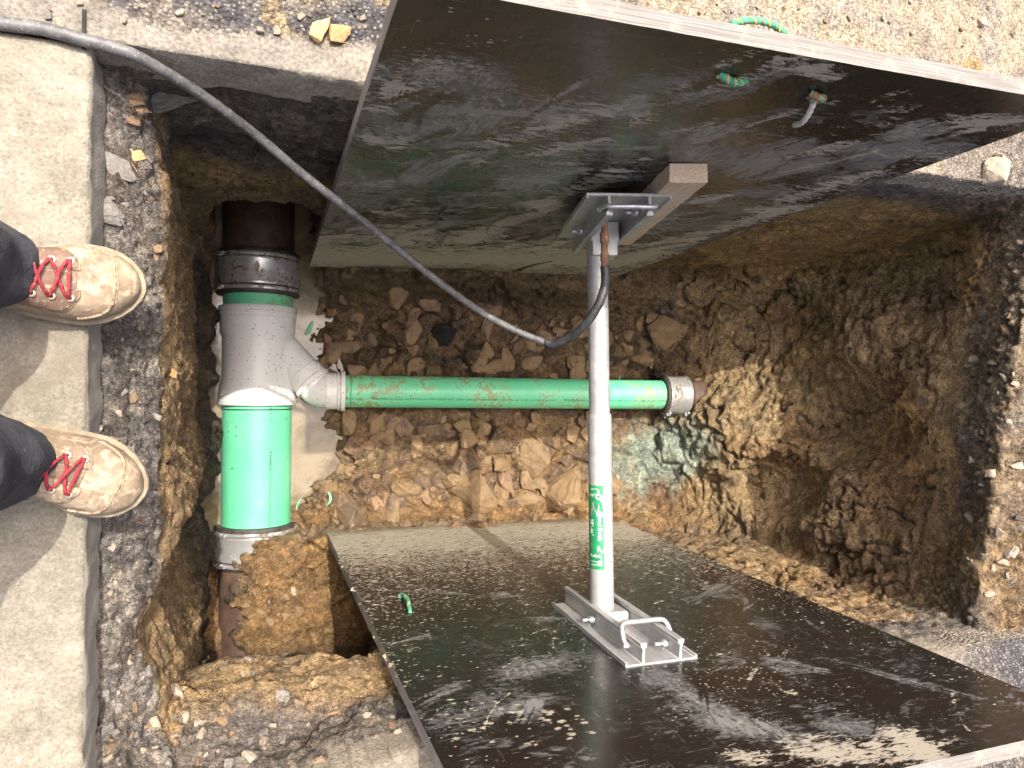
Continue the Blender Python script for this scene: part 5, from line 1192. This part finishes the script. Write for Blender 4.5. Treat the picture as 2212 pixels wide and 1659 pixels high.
# slate chunk by the near panel
st_px(748, 1098, 80, 'slate', 'dark layered wet slate chunk leaning by the near panel corner', flat=.35, seed=8, rot=.9, asp=1.5, sink=.2)
for (px, py, w_, mt, lb, sdn) in ((842, 1095, 68, 'rock_brown', 'flat ochre stone right of the dark slate chunk', 3), (1210, 1052, 104, 'rock_brown', 'largest flat tan stone in the sunlit rubble left of the strut', 4), (1010, 1075, 110, 'rock_brown', 'wide flat clay-smeared stone at the far end of the near panel shadow', 2),
        (1430, 735, 100, 'rock_brown', 'big brown slab in the shaded rubble right of the strut', 5), (930, 655, 46, 'rock_pink', 'pinkish stone in the shaded rubble under the far panel', 1), (1062, 665, 40, 'rock_pink', 'squarish pink stone just right of the hose in the rubble', 6),
        (870, 630, 74, 'rock_brown', 'flat brown stone tucked under the foot of the far panel', 7), (750, 740, 66, 'rock_dark', 'dark brown stone near the white branch pipe', 2), (1005, 1000, 70, 'rock_dark', 'dark brown flat stone beside the strut shadow', 1), (1150, 985, 74, 'rock_brown', 'olive brown slab in the middle of the sunlit rubble', 6),
        (955, 1035, 40, 'rock_dark', 'purplish stone below the strut shadow', 3), (1095, 1040, 56, 'rock_pink', 'tall pinkish stone left of the largest tan stone', 4), (700, 1045, 40, 'rock_pink', 'muddy stone standing in the edge of the brown water', 5)):
    st_px(px, py, w_, mt, lb, flat=.28, seed=sdn, sink=.30, rot=random.uniform(0, 3))
# the rest of the rubble floor, every stone its own object
GR = 'angular clay-smeared stones packed in the rubble floor'
rg = random.Random(21); n_r = 0; BLK = hit(962, 718)[0]
while n_r < 210:
    x_ = rg.uniform(.27, 1.72); y_ = rg.uniform(-.55, .34)
    if abs(y_+.03) < .075+.0 or (x_ > 1.5 and y_ < -.1): continue
    p, n_ = drop(x_, y_, -1.2)
    if p is None or p[2] < -1.66 or n_[2] < .6: continue
    if BLK is not None and abs(x_-BLK[0]) < .085 and abs(y_-BLK[1]) < .085: continue
    s_ = rg.choice([.014, .02, .026, .034, .042, .05])
    mt = rg.choice(['rock_brown', 'rock_brown', 'rock_brown', 'rock_dark', 'rock_dark', 'rock_pink' if rg.random() < .15 else 'rock_brown'])
    fl = rg.choice([.25, .35, .5]); zx = 'beside the water' if x_ < .5 else 'left of the strut shadow' if x_ < .72 else 'right of the strut shadow' if x_ < 1.0 else 'under the strut' if x_ < 1.25 else 'near the small coupling'
    lb = f"{'tiny' if s_ < .015 else 'small' if s_ < .019 else 'fist-sized' if s_ < .03 else 'large'} {CN[mt]} {'flat' if fl < .3 else 'slabby' if fl < .4 else 'blocky'} stone in the {'shaded' if y_ > 0 else 'sunlit'} rubble {zx}"
    random.seed(n_r); stone('stone', p, s_, mt, lb, group=GR, flat=fl, nrm=n_, asp=rg.uniform(1, 1.3), sink=.50); n_r += 1
# ledge, lower face and far bank pebbles
def zone(px, py):
    if px > 2050: return 'far bank '+('under the road edge' if py < 830 else 'opposite the branch pipe' if py < 1000 else 'beside the far pit corner')
    if 460 < px < 700 and 1230 < py < 1350: return 'mud over the old pipe '+('left side' if px < 560 else 'right side')
    if py > 1400 and py <= 1505 and px > 370: return 'clay face of the lower pit '+('left part' if px < 600 else 'right part')
    if px > 1600: return 'brown heap at the far end'
    if py > 1505 and px > 350: return 'grey soil face '+('near the pit corner' if px < 520 else 'halfway to the near panel' if px < 700 else 'beside the near panel')
    return 'grey ledge '+('near the slab corner' if py < 330 else 'above the far boot' if py < 540 else 'under the far boot' if py < 720 else 'between the boots' if py < 960 else 'under the near boot' if py < 1130 else 'below the near boot' if py < 1330 else 'near the lower slab edge')
def scatter(n, x0, x1, y0, y1, szs, mats, label, group, cat='pebble', flats=(.5, .7), seed=0, ok=None, sink=.3):
    rg = random.Random(seed); k = 0; tr = 0
    while k < n and tr < n*12:
        tr += 1; px, py = rg.uniform(x0, x1), rg.uniform(y0, y1)
        if ok and not ok(px, py): continue
        p, n_ = hit(px, py)
        if p is None: continue
        random.seed(seed*1000+k); dd = (p-CP)@fw
        s_ = rg.choice(szs)/2*dd/F_PX; mt = rg.choice(mats); fl = rg.choice(flats); as_ = rg.uniform(1, 1.35)
        lb = f"{SZ(s_)} {CN[mt]} {'long' if as_ > 1.18 else 'round'} {'flat' if fl < .55 else 'plump'} pebble in the {zone(px, py)}"
        stone('pebble', p, s_, mt, lb, cat, 'pebbles in the '+zone(px, py), flat=fl, nrm=n_, asp=as_, sink=sink); k += 1
scatter(72, 205, 350, 700, 1640, (7, 8, 9, 11, 13, 16, 20), ['rock_grey', 'rock_grey', 'rock_grey', 'rock_pale', 'rock_pink'], 'small grey pebble bedded in the grey dirt ledge beside the slab', 'pebbles in the grey ledge beside the slab', seed=1, sink=.25)
scatter(30, 205, 345, 150, 700, (7, 9, 11, 14, 22), ['rock_grey', 'rock_grey', 'rock_pink'], 'small grey pebble bedded in the grey dirt ledge beside the slab', 'pebbles in the grey ledge beside the slab', seed=2, sink=.25)
scatter(52, 210, 900, 1510, 1655, (9, 12, 15, 20, 26), ['rock_grey', 'rock_pale', 'rock_grey', 'rock_pink', 'rock_pale'], 'rounded pebble bedded in the grey soil face at the bottom of the picture', 'pebbles in the grey soil face at the bottom', seed=3, sink=.2, ok=lambda a, b: b > 1530+.0*a and a < 870)
scatter(44, 2090, 2205, 640, 1290, (8, 11, 14, 18, 24), ['rock_grey', 'rock_pale', 'rock_pink', 'rock_pale'], 'gravel stone on the bright far bank at the right edge', 'gravel stones on the bright far bank', seed=4, sink=.15)
scatter(24, 470, 690, 1235, 1345, (7, 10, 14, 20), ['rock_brown', 'rock_pale', 'rock_brown', 'rock_pink'], '', 'stone chips in the mud over the old pipe', seed=6, flats=(.25, .4), sink=.35)
scatter(20, 380, 860, 1410, 1500, (7, 10, 13), ['rock_grey', 'rock_brown', 'rock_pale'], '', 'stone chips in the clay face at the bottom', seed=7, flats=(.3, .5), sink=.35)
scatter(14, 1690, 1860, 860, 1110, (8, 10, 14, 22), ['rock_dark', 'rock_pink', 'rock_brown'], 'stone chip on the brown heap at the far end of the trench', 'stone chips on the brown heap at the far end', seed=5, flats=(.2, .3), sink=.2)
# plastic shavings and twine scraps
def curl(pts, rad, label, mat='mint', cat='shaving'):
    P_ = []
    for (px, py, l_) in pts:
        p, n_ = hit(px, py); z_ = max(p[2], WATER_Z) if p is not None else WATER_Z; P_.append(U(px, py, Z=z_+l_))
    o = MB().tube(spline(P_, 6), [rad*(.5+.5*math.sin(math.pi*min(1, max(0, i/(6*(len(pts)-1)))) )+.15) for i in range(6*(len(pts)-1)+1)], 6).build('plastic_shaving', M[mat], None, True); tag(o, label, cat)
curl([(703, 1058, .004), (712, 1068, .012), (713, 1082, .014), (706, 1092, .004)], .0045, 'curled pale green plastic shaving on the mud by the brown water')
curl([(675, 695, .01), (668, 712, .012), (660, 722, .004)], .007, 'ragged green plastic shaving at the water edge by the tee')
curl([(650, 1078, .004), (643, 1090, .01), (640, 1100, .004)], .003, 'thin green plastic thread beside the large green pipe')
curl([(1341, 808, .01), (1338, 818, .02), (1337, 830, .004)], .003, 'tiny green shaving standing behind the small green pipe')
